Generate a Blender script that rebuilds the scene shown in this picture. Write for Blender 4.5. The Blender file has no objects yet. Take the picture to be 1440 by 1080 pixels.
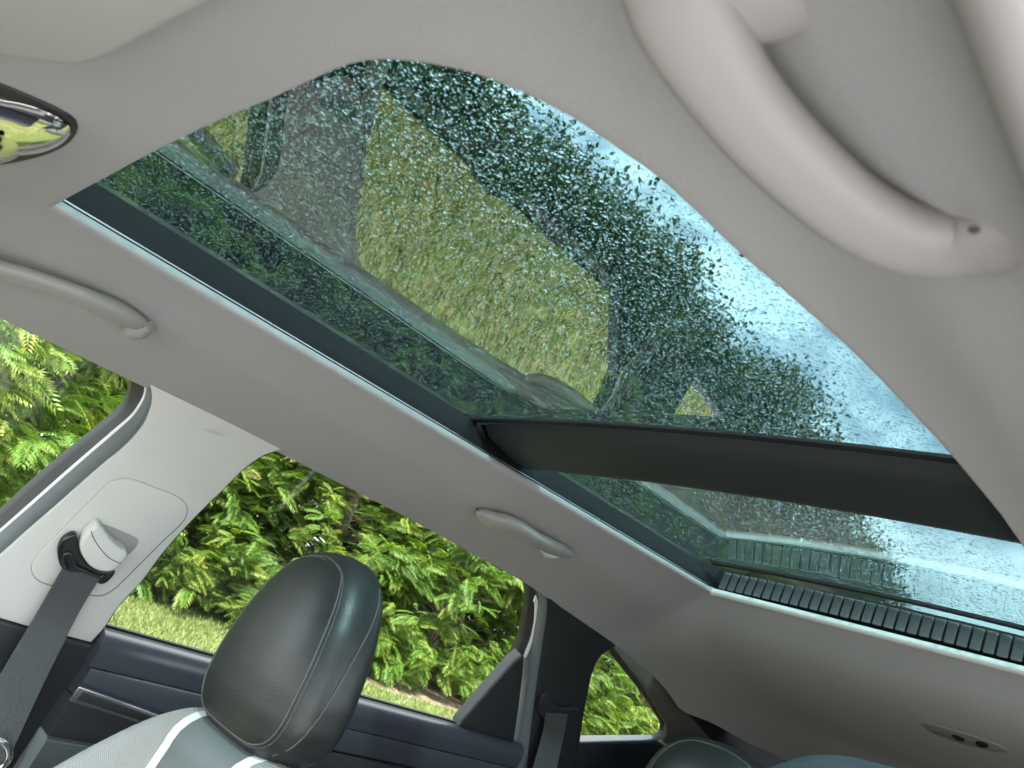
import bpy, bmesh, math, random
import numpy as np
from mathutils import Vector, Matrix

random.seed(7)
rng = np.random.default_rng(7)
SC = bpy.context.scene
COL = SC.collection
ZC = 1.30                      # eye height above the ground, metres

# ------------------------------------------------------------------ camera
CAM = np.array([0.60, 0.0, ZC])
F = 1084.0
_Y = np.array([0.642, 0.450, 0.620]); _Y /= np.linalg.norm(_Y)          # rearward, in (right, down, forward)
_X = np.array([0.685, 0.027, -0.728]); _X -= _Y * _X.dot(_Y); _X /= np.linalg.norm(_X)
_Z = np.cross(_X, _Y)
RIGHT = np.array([_X[0], _Y[0], _Z[0]])
DOWN = np.array([_X[1], _Y[1], _Z[1]])
FWD = np.array([_X[2], _Y[2], _Z[2]])
cam_data = bpy.data.cameras.new('camera')
cam_data.sensor_width = 36.0
cam_data.lens = 36.0 * F / 1440.0
cam_data.clip_start = 0.02
cam_data.clip_end = 2000.0
cam_data.dof.use_dof = True
cam_data.dof.focus_distance = 1.5
cam_data.dof.aperture_fstop = 11.5
cam = bpy.data.objects.new('camera', cam_data)
COL.objects.link(cam)
M = Matrix(((RIGHT[0], -DOWN[0], -FWD[0], CAM[0]),
            (RIGHT[1], -DOWN[1], -FWD[1], CAM[1]),
            (RIGHT[2], -DOWN[2], -FWD[2], CAM[2]),
            (0, 0, 0, 1)))
cam.matrix_world = M
SC.camera = cam

# ------------------------------------------------------------------ sky, sun, exposure
SUN_EL, SUN_AZ = math.radians(52), math.radians(125)     # azimuth measured from +Y towards +X
world = bpy.data.worlds.new('World'); SC.world = world
world.use_nodes = True
wn, wl = world.node_tree.nodes, world.node_tree.links
wn.clear()
w_out = wn.new('ShaderNodeOutputWorld'); w_bg = wn.new('ShaderNodeBackground')
sky = wn.new('ShaderNodeTexSky'); sky.sky_type = 'NISHITA'; sky.sun_disc = False
sky.sun_elevation = SUN_EL; sky.sun_rotation = SUN_AZ
sky.air_density = 1.0; sky.dust_density = 1.0; sky.ozone_density = 1.5
tc = wn.new('ShaderNodeTexCoord')
mp = wn.new('ShaderNodeMapping'); mp.inputs['Scale'].default_value = (1.0, 1.0, 1.9); mp.inputs['Location'].default_value = (0.35, 0.1, 0.2)
nz = wn.new('ShaderNodeTexNoise'); nz.inputs['Scale'].default_value = 2.6; nz.inputs['Detail'].default_value = 9; nz.inputs['Roughness'].default_value = 0.58
rp = wn.new('ShaderNodeValToRGB'); rp.color_ramp.elements[0].position = 0.43; rp.color_ramp.elements[1].position = 0.55
rp.color_ramp.elements[0].color = (0.22, 0.22, 0.22, 1)
mx = wn.new('ShaderNodeMix'); mx.data_type = 'RGBA'
mx.inputs[7].default_value = (12.0, 12.3, 12.8, 1)
wl.new(tc.outputs['Generated'], mp.inputs['Vector']); wl.new(mp.outputs[0], nz.inputs['Vector'])
wl.new(nz.outputs['Fac'], rp.inputs['Fac']); wl.new(rp.outputs['Color'], mx.inputs[0])
wl.new(sky.outputs[0], mx.inputs[6]); wl.new(mx.outputs[2], w_bg.inputs['Color'])
w_bg.inputs['Strength'].default_value = 0.15
wl.new(w_bg.outputs[0], w_out.inputs['Surface'])

sun_d = bpy.data.lights.new('sun', 'SUN'); sun_d.energy = 4.5; sun_d.angle = math.radians(3.0)
sun_d.color = (1.0, 0.955, 0.88)
sun = bpy.data.objects.new('sun', sun_d); COL.objects.link(sun)
sdir = Vector((math.sin(SUN_AZ) * math.cos(SUN_EL), math.cos(SUN_AZ) * math.cos(SUN_EL), math.sin(SUN_EL)))
sun.rotation_euler = sdir.to_track_quat('Z', 'Y').to_euler()
sun.location = (6, -6, 12)

SC.view_settings.view_transform = 'Standard'
SC.view_settings.look = 'None'
SC.view_settings.exposure = 2.2
SC.view_settings.gamma = 1.0
SC.view_settings.use_curve_mapping = False
SC.render.engine = 'CYCLES'
SC.cycles.use_denoising = True
SC.cycles.max_bounces = 12
SC.cycles.diffuse_bounces = 5
SC.cycles.glossy_bounces = 5
SC.cycles.transmission_bounces = 8
SC.cycles.transparent_max_bounces = 24
SC.cycles.caustics_refractive = False
SC.cycles.caustics_reflective = False
SC.cycles.sample_clamp_indirect = 6.0

# ------------------------------------------------------------------ geometry helpers
def ray(u, v):
    return RIGHT * (u - 720.0) + DOWN * (v - 540.0) + FWD * F

def at_z(u, v, z):
    d = ray(u, v); return CAM + d * ((z - CAM[2]) / d[2])

def at_y(u, v, y):
    d = ray(u, v); return CAM + d * ((y - CAM[1]) / d[1])

def at_x(u, v, x):
    d = ray(u, v); return CAM + d * ((x - CAM[0]) / d[0])

# the passenger side of the cabin: a plane leaning inboard towards the roof
SK = 0.325
SIDE_N = np.array([1.0, 0.0, -SK]); SIDE_N /= np.linalg.norm(SIDE_N)
SIDE_P = np.array([-0.60, 0.0, ZC + 0.146])

def at_side(u, v, inset=0.0):
    d = ray(u, v)
    p0 = SIDE_P + SIDE_N * inset
    return CAM + d * (SIDE_N.dot(p0 - CAM) / SIDE_N.dot(d))

def table(xs, ys, n=400, smooth=9):
    g = np.linspace(xs[0], xs[-1], n); v = np.interp(g, xs, ys)
    k = np.ones(smooth) / smooth
    for _ in range(3):
        v = np.convolve(np.pad(v, smooth // 2, mode='edge'), k, mode='valid')
    return lambda q: np.interp(q, g, v)

_dside = table([-0.4, 0.0, 0.02, 0.05, 0.09, 0.12, 0.16, 0.215, 0.30], [0, 0, 0.004, 0.018, 0.045, 0.057, 0.073, 0.106, 0.16], 600, 15)
_drear = table([-2, 1.652, 1.670, 1.69, 1.72, 1.78, 1.9, 2.08, 2.28, 2.4, 2.6], [0, 0, 0.022, 0.050, 0.080, 0.112, 0.148, 0.200, 0.300, 0.39, 0.55], 3000, 7)
_sag = table([-2, 0.5, 0.9, 1.26, 1.65, 1.9, 2.02, 2.2, 2.6], [0, 0, 0.008, 0.026, 0.072, 0.118, 0.165, 0.25, 0.5], 1200, 21)
_dfront = table([-1, 0.0, 0.02, 0.05, 0.08, 0.12, 0.2, 0.35, 0.6], [0, 0, 0.002, 0.011, 0.015, 0.024, 0.055, 0.13, 0.25], 800, 7)

def liner_z(x, y):
    w = min(1.0, max(0.0, (abs(x) - 0.385) / 0.22)) ** 1.3
    return ZC + 0.25 - _dside(abs(x) - 0.385) - _drear(y) * (1 - w) - _sag(y) * w - _dfront(0.11 - y)

def at_liner(u, v, lift=0.0):
    d = ray(u, v)
    lo, hi = 1e-5, 0.0026
    t = lo; step = 4e-6; prev = t
    while t < hi:
        p = CAM + d * t
        if p[2] > liner_z(p[0], p[1]) - lift:
            a, b = prev, t
            for _ in range(30):
                m = 0.5 * (a + b); p = CAM + d * m
                if p[2] > liner_z(p[0], p[1]) - lift: b = m
                else: a = m
            return CAM + d * b
        prev = t; t += step
    return CAM + d * hi

def catmull(pts, n, closed=False):
    pts = [np.array(p, float) for p in pts]
    m = len(pts)
    seg = m if closed else m - 1
    dense = []
    for i in range(seg):
        if closed:
            p0, p1, p2, p3 = pts[(i - 1) % m], pts[i], pts[(i + 1) % m], pts[(i + 2) % m]
        else:
            p1, p2 = pts[i], pts[i + 1]
            p0 = pts[i - 1] if i > 0 else 2 * p1 - p2
            p3 = pts[i + 2] if i + 2 < m else 2 * p2 - p1
        for k in range(12):
            t = k / 12.0
            dense.append(0.5 * ((2 * p1) + (-p0 + p2) * t + (2 * p0 - 5 * p1 + 4 * p2 - p3) * t * t + (-p0 + 3 * p1 - 3 * p2 + p3) * t ** 3))
    dense.append(pts[0] if closed else pts[-1])
    dense = np.array(dense)
    L = np.concatenate([[0], np.cumsum(np.linalg.norm(np.diff(dense, axis=0), axis=1))])
    q = np.linspace(0, L[-1], n + 1 if closed else n)
    if closed: q = q[:-1]
    return np.stack([np.interp(q, L, dense[:, k]) for k in range(dense.shape[1])], axis=1)

def link(o, parent=None):
    COL.objects.link(o)
    if parent is not None:
        o.parent = parent
        bpy_world = WORLD_OF.get(parent.name, Vector((0, 0, 0)))
        o.location = -bpy_world
    return o

WORLD_OF = {}                  # world location of each parent (all are unrotated)

def mesh_obj(name, verts, faces, mat, parent=None, smooth=True, sharp=35.0):
    me = bpy.data.meshes.new(name)
    me.from_pydata([tuple(map(float, v)) for v in verts], [], [tuple(f) for f in faces])
    me.materials.append(mat)
    bm = bmesh.new(); bm.from_mesh(me)
    bmesh.ops.recalc_face_normals(bm, faces=bm.faces)
    bm.to_mesh(me); bm.free()
    if smooth:
        me.polygons.foreach_set('use_smooth', [True] * len(me.polygons))
        me.set_sharp_from_angle(angle=math.radians(sharp))
    o = bpy.data.objects.new(name, me)
    link(o, parent)
    WORLD_OF[o.name] = Vector((0, 0, 0)) if parent is None else Vector((0, 0, 0))
    return o

def empty(name, loc, label, cat, group=None):
    o = bpy.data.objects.new(name, None); COL.objects.link(o)
    o.location = loc; o.empty_display_size = 0.1
    WORLD_OF[o.name] = Vector(loc)
    o['label'] = label; o['category'] = cat
    if group: o['group'] = group
    return o

def tag(o, label, cat=None, group=None, kind=None):
    if label: o['label'] = label
    if cat: o['category'] = cat
    if group: o['group'] = group
    if kind: o['kind'] = kind
    return o

def prism(name, ring, normal, thick, mat, parent, bevel=0.002, seg=3):
    """closed plate: outline `ring` facing along `normal`, thickness behind it, rounded front edge"""
    bm = bmesh.new()
    n = Vector(normal)
    fr = [bm.verts.new(Vector(p)) for p in ring]
    bk = [bm.verts.new(Vector(p) - n * thick) for p in ring]
    f = bm.faces.new(fr); bm.faces.new(bk[::-1])
    m = len(fr)
    for i in range(m):
        bm.faces.new((fr[i], bk[i], bk[(i + 1) % m], fr[(i + 1) % m]))
    bmesh.ops.recalc_face_normals(bm, faces=bm.faces)
    if bevel:
        bmesh.ops.bevel(bm, geom=[e for e in f.edges], offset=bevel, segments=seg, affect='EDGES', profile=0.5, clamp_overlap=True)
    me = bpy.data.meshes.new(name); bm.to_mesh(me); bm.free()
    me.materials.append(mat)
    me.polygons.foreach_set('use_smooth', [True] * len(me.polygons))
    me.set_sharp_from_angle(angle=math.radians(40))
    o = bpy.data.objects.new(name, me); link(o, parent); WORLD_OF[o.name] = Vector((0, 0, 0))
    return o

def side_plate(name, pix, inset, thick, mat, parent, bevel=0.002, n=0):
    if n: pix = catmull(pix, n, closed=True)
    return prism(name, [at_side(u, v, inset) for u, v in pix], SIDE_N, thick, mat, parent, bevel)

def side_ribbon(name, A, B, insA, insB, mat, parent, n=40, thick=0.012, mid=0.0):
    """strip between two pixel polylines on the cabin side, slightly crowned, closed at the back"""
    A = catmull(A, n); B = catmull(B, n)
    K = 5
    rows = []
    for i in range(n):
        a = at_side(A[i][0], A[i][1], insA); b = at_side(B[i][0], B[i][1], insB)
        row = []
        for k in range(K):
            s = k / (K - 1)
            row.append(a * (1 - s) + b * s + SIDE_N * mid * math.sin(math.pi * s))
        row.append(b - SIDE_N * thick); row.append(a - SIDE_N * thick)
        rows.append(row)
    W = K + 2
    V = [p for r in rows for p in r]; Fc = []
    for i in range(n - 1):
        for k in range(W):
            k2 = (k + 1) % W
            Fc.append((i * W + k, i * W + k2, (i + 1) * W + k2, (i + 1) * W + k))
    Fc.append(list(range(W))); Fc.append(list(range((n - 1) * W, n * W)))
    return mesh_obj(name, V, Fc, mat, parent)

def sweep(name, path, rx, ry, up, mat, parent, seg=14, power=2.0):
    """elliptical tube along a 3D path; rx across (up x tangent), ry along `up`; rounded ends come from the radii"""
    path = np.array(path, float); n = len(path)
    rx = np.broadcast_to(np.array(rx, float), (n,)); ry = np.broadcast_to(np.array(ry, float), (n,))
    V = []; Fc = []
    for i in range(n):
        t = path[min(i + 1, n - 1)] - path[max(i - 1, 0)]; t = t / np.linalg.norm(t)
        u_ = np.array(up, float); u_ = u_ - t * u_.dot(t); u_ /= np.linalg.norm(u_)
        s_ = np.cross(u_, t)
        for k in range(seg):
            a = 2 * math.pi * k / seg
            c, s = math.cos(a), math.sin(a)
            c = math.copysign(abs(c) ** (2 / power), c); s = math.copysign(abs(s) ** (2 / power), s)
            V.append(path[i] + s_ * rx[i] * c + u_ * ry[i] * s)
    for i in range(n - 1):
        for k in range(seg):
            k2 = (k + 1) % seg
            Fc.append((i * seg + k, i * seg + k2, (i + 1) * seg + k2, (i + 1) * seg + k))
    Fc.append(list(range(seg))[::-1]); Fc.append(list(range((n - 1) * seg, n * seg)))
    return mesh_obj(name, V, Fc, mat, parent, sharp=60)

def boxes(name, blist, mat, parent=None, bevel=0.0):
    bm = bmesh.new()
    for (c, s) in blist:
        r = bmesh.ops.create_cube(bm, size=1.0, matrix=Matrix.Translation(Vector(c)) @ Matrix.Diagonal((*s, 1)))
    if bevel:
        bmesh.ops.bevel(bm, geom=list(bm.edges), offset=bevel, segments=3, affect='EDGES', profile=0.5)
    me = bpy.data.meshes.new(name); bm.to_mesh(me); bm.free(); me.materials.append(mat)
    me.polygons.foreach_set('use_smooth', [True] * len(me.polygons)); me.set_sharp_from_angle(angle=math.radians(35))
    o = bpy.data.objects.new(name, me); link(o, parent); WORLD_OF[o.name] = Vector((0, 0, 0))
    return o

# ------------------------------------------------------------------ materials
def base_mat(name):
    m = bpy.data.materials.new(name); m.use_nodes = True
    nt = m.node_tree
    return m, nt, nt.nodes['Principled BSDF']

def plastic(name, col, rough=0.5, var=0.06, vscale=8.0, grain=900.0, gstr=0.08, spec=0.5, coat=0.0, metallic=0.0, sheen=0.0, gdist=0.0004):
    m, nt, b = base_mat(name)
    N, L = nt.nodes, nt.links
    t = N.new('ShaderNodeTexCoord')
    n1 = N.new('ShaderNodeTexNoise'); n1.inputs['Scale'].default_value = vscale; n1.inputs['Detail'].default_value = 5
    L.new(t.outputs['Object'], n1.inputs['Vector'])
    r = N.new('ShaderNodeValToRGB')
    r.color_ramp.elements[0].position = 0.3; r.color_ramp.elements[1].position = 0.7
    r.color_ramp.elements[0].color = tuple(c * (1 - var) for c in col) + (1,)
    r.color_ramp.elements[1].color = tuple(min(1, c * (1 + var)) for c in col) + (1,)
    L.new(n1.outputs['Fac'], r.inputs['Fac']); L.new(r.outputs['Color'], b.inputs['Base Color'])
    rr = N.new('ShaderNodeMapRange'); rr.inputs['To Min'].default_value = max(0.02, rough - 0.06); rr.inputs['To Max'].default_value = min(1, rough + 0.06)
    L.new(n1.outputs['Fac'], rr.inputs['Value']); L.new(rr.outputs[0], b.inputs['Roughness'])
    b.inputs['Metallic'].default_value = metallic
    b.inputs['Specular IOR Level'].default_value = spec
    b.inputs['Coat Weight'].default_value = coat
    b.inputs['Sheen Weight'].default_value = sheen
    if gstr:
        n2 = N.new('ShaderNodeTexNoise'); n2.inputs['Scale'].default_value = grain; n2.inputs['Detail'].default_value = 2
        L.new(t.outputs['Object'], n2.inputs['Vector'])
        bp = N.new('ShaderNodeBump'); bp.inputs['Strength'].default_value = gstr; bp.inputs['Distance'].default_value = gdist
        L.new(n2.outputs['Fac'], bp.inputs['Height']); L.new(bp.outputs[0], b.inputs['Normal'])
    return m

def fabric(name, col):
    """knitted headliner cloth: fine ribs, slight mottling, matte"""
    m, nt, b = base_mat(name)
    N, L = nt.nodes, nt.links
    t = N.new('ShaderNodeTexCoord')
    w = N.new('ShaderNodeTexWave'); w.wave_type = 'BANDS'; w.bands_direction = 'DIAGONAL'
    w.inputs['Scale'].default_value = 230; w.inputs['Distortion'].default_value = 0.6; w.inputs['Detail'].default_value = 1
    L.new(t.outputs['Object'], w.inputs['Vector'])
    n1 = N.new('ShaderNodeTexNoise'); n1.inputs['Scale'].default_value = 650; n1.inputs['Detail'].default_value = 2
    L.new(t.outputs['Object'], n1.inputs['Vector'])
    n2 = N.new('ShaderNodeTexNoise'); n2.inputs['Scale'].default_value = 5; n2.inputs['Detail'].default_value = 4
    L.new(t.outputs['Object'], n2.inputs['Vector'])
    a1 = N.new('ShaderNodeMath'); a1.operation = 'MULTIPLY'; a1.inputs[1].default_value = 0.22
    L.new(w.outputs['Fac'], a1.inputs[0])
    a2 = N.new('ShaderNodeMath'); a2.operation = 'ADD'; L.new(a1.outputs[0], a2.inputs[0]); L.new(n1.outputs['Fac'], a2.inputs[1])
    bp = N.new('ShaderNodeBump'); bp.inputs['Strength'].default_value = 0.25; bp.inputs['Distance'].default_value = 0.0006
    L.new(a2.outputs[0], bp.inputs['Height']); L.new(bp.outputs[0], b.inputs['Normal'])
    r = N.new('ShaderNodeValToRGB')
    r.color_ramp.elements[0].position = 0.35; r.color_ramp.elements[1].position = 1.05
    r.color_ramp.elements[0].color = tuple(c * 0.86 for c in col) + (1,)
    r.color_ramp.elements[1].color = tuple(c * 1.10 for c in col) + (1,)
    a3 = N.new('ShaderNodeMath'); a3.operation = 'MULTIPLY_ADD'; a3.inputs[1].default_value = 0.35
    L.new(n2.outputs['Fac'], a3.inputs[0]); 
    a4 = N.new('ShaderNodeMath'); a4.operation = 'MULTIPLY'; a4.inputs[1].default_value = 0.62; L.new(a2.outputs[0], a4.inputs[0])
    L.new(a4.outputs[0], a3.inputs[2])
    L.new(a3.outputs[0], r.inputs['Fac']); L.new(r.outputs['Color'], b.inputs['Base Color'])
    b.inputs['Roughness'].default_value = 0.92; b.inputs['Specular IOR Level'].default_value = 0.15
    b.inputs['Sheen Weight'].default_value = 0.15; b.inputs['Sheen Roughness'].default_value = 0.6
    return m

def leather(name, col, rough=0.42, scale=420.0, bump=0.25, perforated=False):
    m, nt, b = base_mat(name)
    N, L = nt.nodes, nt.links
    t = N.new('ShaderNodeTexCoord')
    v = N.new('ShaderNodeTexVoronoi'); v.inputs['Scale'].default_value = scale
    n1 = N.new('ShaderNodeTexNoise'); n1.inputs['Scale'].default_value = 9; n1.inputs['Detail'].default_value = 6
    L.new(t.outputs['Object'], v.inputs['Vector']); L.new(t.outputs['Object'], n1.inputs['Vector'])
    bp = N.new('ShaderNodeBump'); bp.inputs['Strength'].default_value = bump; bp.inputs['Distance'].default_value = 0.0006
    L.new(v.outputs['Distance'], bp.inputs['Height'])
    r = N.new('ShaderNodeValToRGB')
    r.color_ramp.elements[0].position = 0.3; r.color_ramp.elements[1].position = 0.72
    r.color_ramp.elements[0].color = tuple(c * 0.88 for c in col) + (1,)
    r.color_ramp.elements[1].color = tuple(c * 1.12 for c in col) + (1,)
    L.new(n1.outputs['Fac'], r.inputs['Fac'])
    out_col = r.outputs['Color']
    nrm = bp
    if perforated:      # rows of small punched holes over x / z
        sp = N.new('ShaderNodeSeparateXYZ'); L.new(t.outputs['Object'], sp.inputs[0])
        def cell(sock, off):
            q = N.new('ShaderNodeMath'); q.operation = 'MULTIPLY_ADD'; q.inputs[1].default_value = 1 / 0.0042; q.inputs[2].default_value = off
            L.new(sock, q.inputs[0]); f = N.new('ShaderNodeMath'); f.operation = 'FRACT'; L.new(q.outputs[0], f.inputs[0])
            s = N.new('ShaderNodeMath'); s.operation = 'SUBTRACT'; s.inputs[1].default_value = 0.5; L.new(f.outputs[0], s.inputs[0]); return s.outputs[0]
        dsts = []
        for off in (0.0, 0.5):
            cb = N.new('ShaderNodeCombineXYZ'); L.new(cell(sp.outputs[0], off), cb.inputs[0]); L.new(cell(sp.outputs[2], off), cb.inputs[1])
            ln = N.new('ShaderNodeVectorMath'); ln.operation = 'LENGTH'; L.new(cb.outputs[0], ln.inputs[0]); dsts.append(ln.outputs['Value'])
        mn = N.new('ShaderNodeMath'); mn.operation = 'MINIMUM'; L.new(dsts[0], mn.inputs[0]); L.new(dsts[1], mn.inputs[1])
        sm = N.new('ShaderNodeMapRange'); sm.inputs['From Min'].default_value = 0.13; sm.inputs['From Max'].default_value = 0.22
        L.new(mn.outputs[0], sm.inputs['Value'])
        mxx = N.new('ShaderNodeMix'); mxx.data_type = 'RGBA'; mxx.inputs[6].default_value = tuple(c * 0.25 for c in col) + (1,)
        L.new(sm.outputs[0], mxx.inputs[0]); L.new(out_col, mxx.inputs[7]); out_col = mxx.outputs[2]
        bp2 = N.new('ShaderNodeBump'); bp2.inputs['Strength'].default_value = 0.6; bp2.inputs['Distance'].default_value = 0.0008
        L.new(sm.outputs[0], bp2.inputs['Height']); L.new(bp.outputs[0], bp2.inputs['Normal']); nrm = bp2
    L.new(out_col, b.inputs['Base Color']); L.new(nrm.outputs[0], b.inputs['Normal'])
    b.inputs['Roughness'].default_value = rough; b.inputs['Specular IOR Level'].default_value = 0.4
    return m

def webbing(name, col):
    m, nt, b = base_mat(name)
    N, L = nt.nodes, nt.links
    uv = N.new('ShaderNodeUVMap')
    mpn = N.new('ShaderNodeMapping'); mpn.inputs['Scale'].default_value = (1, 1, 1); L.new(uv.outputs[0], mpn.inputs[0])
    w1 = N.new('ShaderNodeTexWave'); w1.bands_direction = 'X'; w1.inputs['Scale'].default_value = 14 / 3.1416 * 1.6; w1.inputs['Distortion'].default_value = 0.4
    w2 = N.new('ShaderNodeTexWave'); w2.bands_direction = 'Y'; w2.inputs['Scale'].default_value = 60; w2.inputs['Distortion'].default_value = 0.6
    L.new(mpn.outputs[0], w1.inputs[0]); L.new(mpn.outputs[0], w2.inputs[0])
    ml = N.new('ShaderNodeMath'); ml.operation = 'MULTIPLY'; L.new(w1.outputs['Fac'], ml.inputs[0]); L.new(w2.outputs['Fac'], ml.inputs[1])
    r = N.new('ShaderNodeValToRGB'); r.color_ramp.elements[0].color = tuple(c * 0.6 for c in col) + (1,); r.color_ramp.elements[1].color = tuple(c * 1.9 for c in col) + (1,)
    L.new(ml.outputs[0], r.inputs['Fac']); L.new(r.outputs['Color'], b.inputs['Base Color'])
    bp = N.new('ShaderNodeBump'); bp.inputs['Strength'].default_value = 0.7; bp.inputs['Distance'].default_value = 0.0008
    L.new(ml.outputs[0], bp.inputs['Height']); L.new(bp.outputs[0], b.inputs['Normal'])
    b.inputs['Roughness'].default_value = 0.75; b.inputs['Sheen Weight'].default_value = 0.2
    return m

def sheet_glass(name, tint, double=2.0):
    """thin pane: straight-through tint plus two-surface Fresnel reflection"""
    m = bpy.data.materials.new(name); m.use_nodes = True
    nt = m.node_tree; N, L = nt.nodes, nt.links; N.clear()
    out = N.new('ShaderNodeOutputMaterial')
    tr = N.new('ShaderNodeBsdfTransparent'); tr.inputs[0].default_value = tint + (1,)
    gl = N.new('ShaderNodeBsdfGlossy'); gl.inputs['Roughness'].default_value = 0.0; gl.inputs[0].default_value = (0.97, 0.99, 0.98, 1)
    lw = N.new('ShaderNodeLayerWeight'); lw.inputs['Blend'].default_value = 0.5
    pw = N.new('ShaderNodeMath'); pw.operation = 'POWER'; pw.inputs[1].default_value = 5; L.new(lw.outputs['Facing'], pw.inputs[0])
    ma = N.new('ShaderNodeMath'); ma.operation = 'MULTIPLY_ADD'; ma.inputs[1].default_value = 0.96; ma.inputs[2].default_value = 0.04; L.new(pw.outputs[0], ma.inputs[0])
    m2 = N.new('ShaderNodeMath'); m2.operation = 'MULTIPLY'; m2.inputs[1].default_value = double; L.new(ma.outputs[0], m2.inputs[0])
    a1 = N.new('ShaderNodeMath'); a1.operation = 'ADD'; a1.inputs[1].default_value = 1.0; L.new(ma.outputs[0], a1.inputs[0])
    dv = N.new('ShaderNodeMath'); dv.operation = 'DIVIDE'; L.new(m2.outputs[0], dv.inputs[0]); L.new(a1.outputs[0], dv.inputs[1])
    mix = N.new('ShaderNodeMixShader'); L.new(dv.outputs[0], mix.inputs[0]); L.new(tr.outputs[0], mix.inputs[1]); L.new(gl.outputs[0], mix.inputs[2])
    L.new(mix.outputs[0], out.inputs['Surface'])
    return m

def clear_face(name):
    m = bpy.data.materials.new(name); m.use_nodes = True
    nt = m.node_tree; N, L = nt.nodes, nt.links; N.clear()
    out = N.new('ShaderNodeOutputMaterial'); tr = N.new('ShaderNodeBsdfTransparent'); L.new(tr.outputs[0], out.inputs['Surface'])
    return m

def water(name):
    m = bpy.data.materials.new(name); m.use_nodes = True
    nt = m.node_tree; N, L = nt.nodes, nt.links; N.clear()
    out = N.new('ShaderNodeOutputMaterial'); g = N.new('ShaderNodeBsdfGlass'); g.inputs['IOR'].default_value = 1.33; g.inputs['Roughness'].default_value = 0.0
    L.new(g.outputs[0], out.inputs['Surface'])
    return m

def foliage(name, dark, light, tip, trans=0.35, rough=0.5):
    m = bpy.data.materials.new(name); m.use_nodes = True
    nt = m.node_tree; N, L = nt.nodes, nt.links; N.clear()
    out = N.new('ShaderNodeOutputMaterial')
    at = N.new('ShaderNodeAttribute'); at.attribute_name = 'tone'
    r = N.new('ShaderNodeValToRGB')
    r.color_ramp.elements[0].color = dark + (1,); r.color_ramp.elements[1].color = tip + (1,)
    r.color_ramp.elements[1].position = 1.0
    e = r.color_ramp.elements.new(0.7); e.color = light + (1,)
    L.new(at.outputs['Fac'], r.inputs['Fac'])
    p = N.new('ShaderNodeBsdfPrincipled'); p.inputs['Roughness'].default_value = rough; p.inputs['Specular IOR Level'].default_value = 0.35
    L.new(r.outputs['Color'], p.inputs['Base Color'])
    tl = N.new('ShaderNodeBsdfTranslucent')
    hs = N.new('ShaderNodeHueSaturation'); hs.inputs['Saturation'].default_value = 1.15; hs.inputs['Value'].default_value = 1.3; hs.inputs['Hue'].default_value = 0.485
    L.new(r.outputs['Color'], hs.inputs['Color']); L.new(hs.outputs[0], tl.inputs[0])
    mix = N.new('ShaderNodeMixShader'); mix.inputs[0].default_value = trans
    L.new(p.outputs[0], mix.inputs[1]); L.new(tl.outputs[0], mix.inputs[2]); L.new(mix.outputs[0], out.inputs['Surface'])
    return m

def ground_mat(name, a, b_, scale, rough=0.95, bump=0.4, dist=0.02):
    m, nt, b = base_mat(name)
    N, L = nt.nodes, nt.links
    t = N.new('ShaderNodeTexCoord')
    n1 = N.new('ShaderNodeTexNoise'); n1.inputs['Scale'].default_value = scale; n1.inputs['Detail'].default_value = 8; n1.inputs['Roughness'].default_value = 0.65
    L.new(t.outputs['Object'], n1.inputs['Vector'])
    r = N.new('ShaderNodeValToRGB'); r.color_ramp.elements[0].position = 0.32; r.color_ramp.elements[1].position = 0.68
    r.color_ramp.elements[0].color = a + (1,); r.color_ramp.elements[1].color = b_ + (1,)
    L.new(n1.outputs['Fac'], r.inputs['Fac']); L.new(r.outputs['Color'], b.inputs['Base Color'])
    bp = N.new('ShaderNodeBump'); bp.inputs['Strength'].default_value = bump; bp.inputs['Distance'].default_value = dist
    L.new(n1.outputs['Fac'], bp.inputs['Height']); L.new(bp.outputs[0], b.inputs['Normal'])
    b.inputs['Roughness'].default_value = rough
    return m

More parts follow.
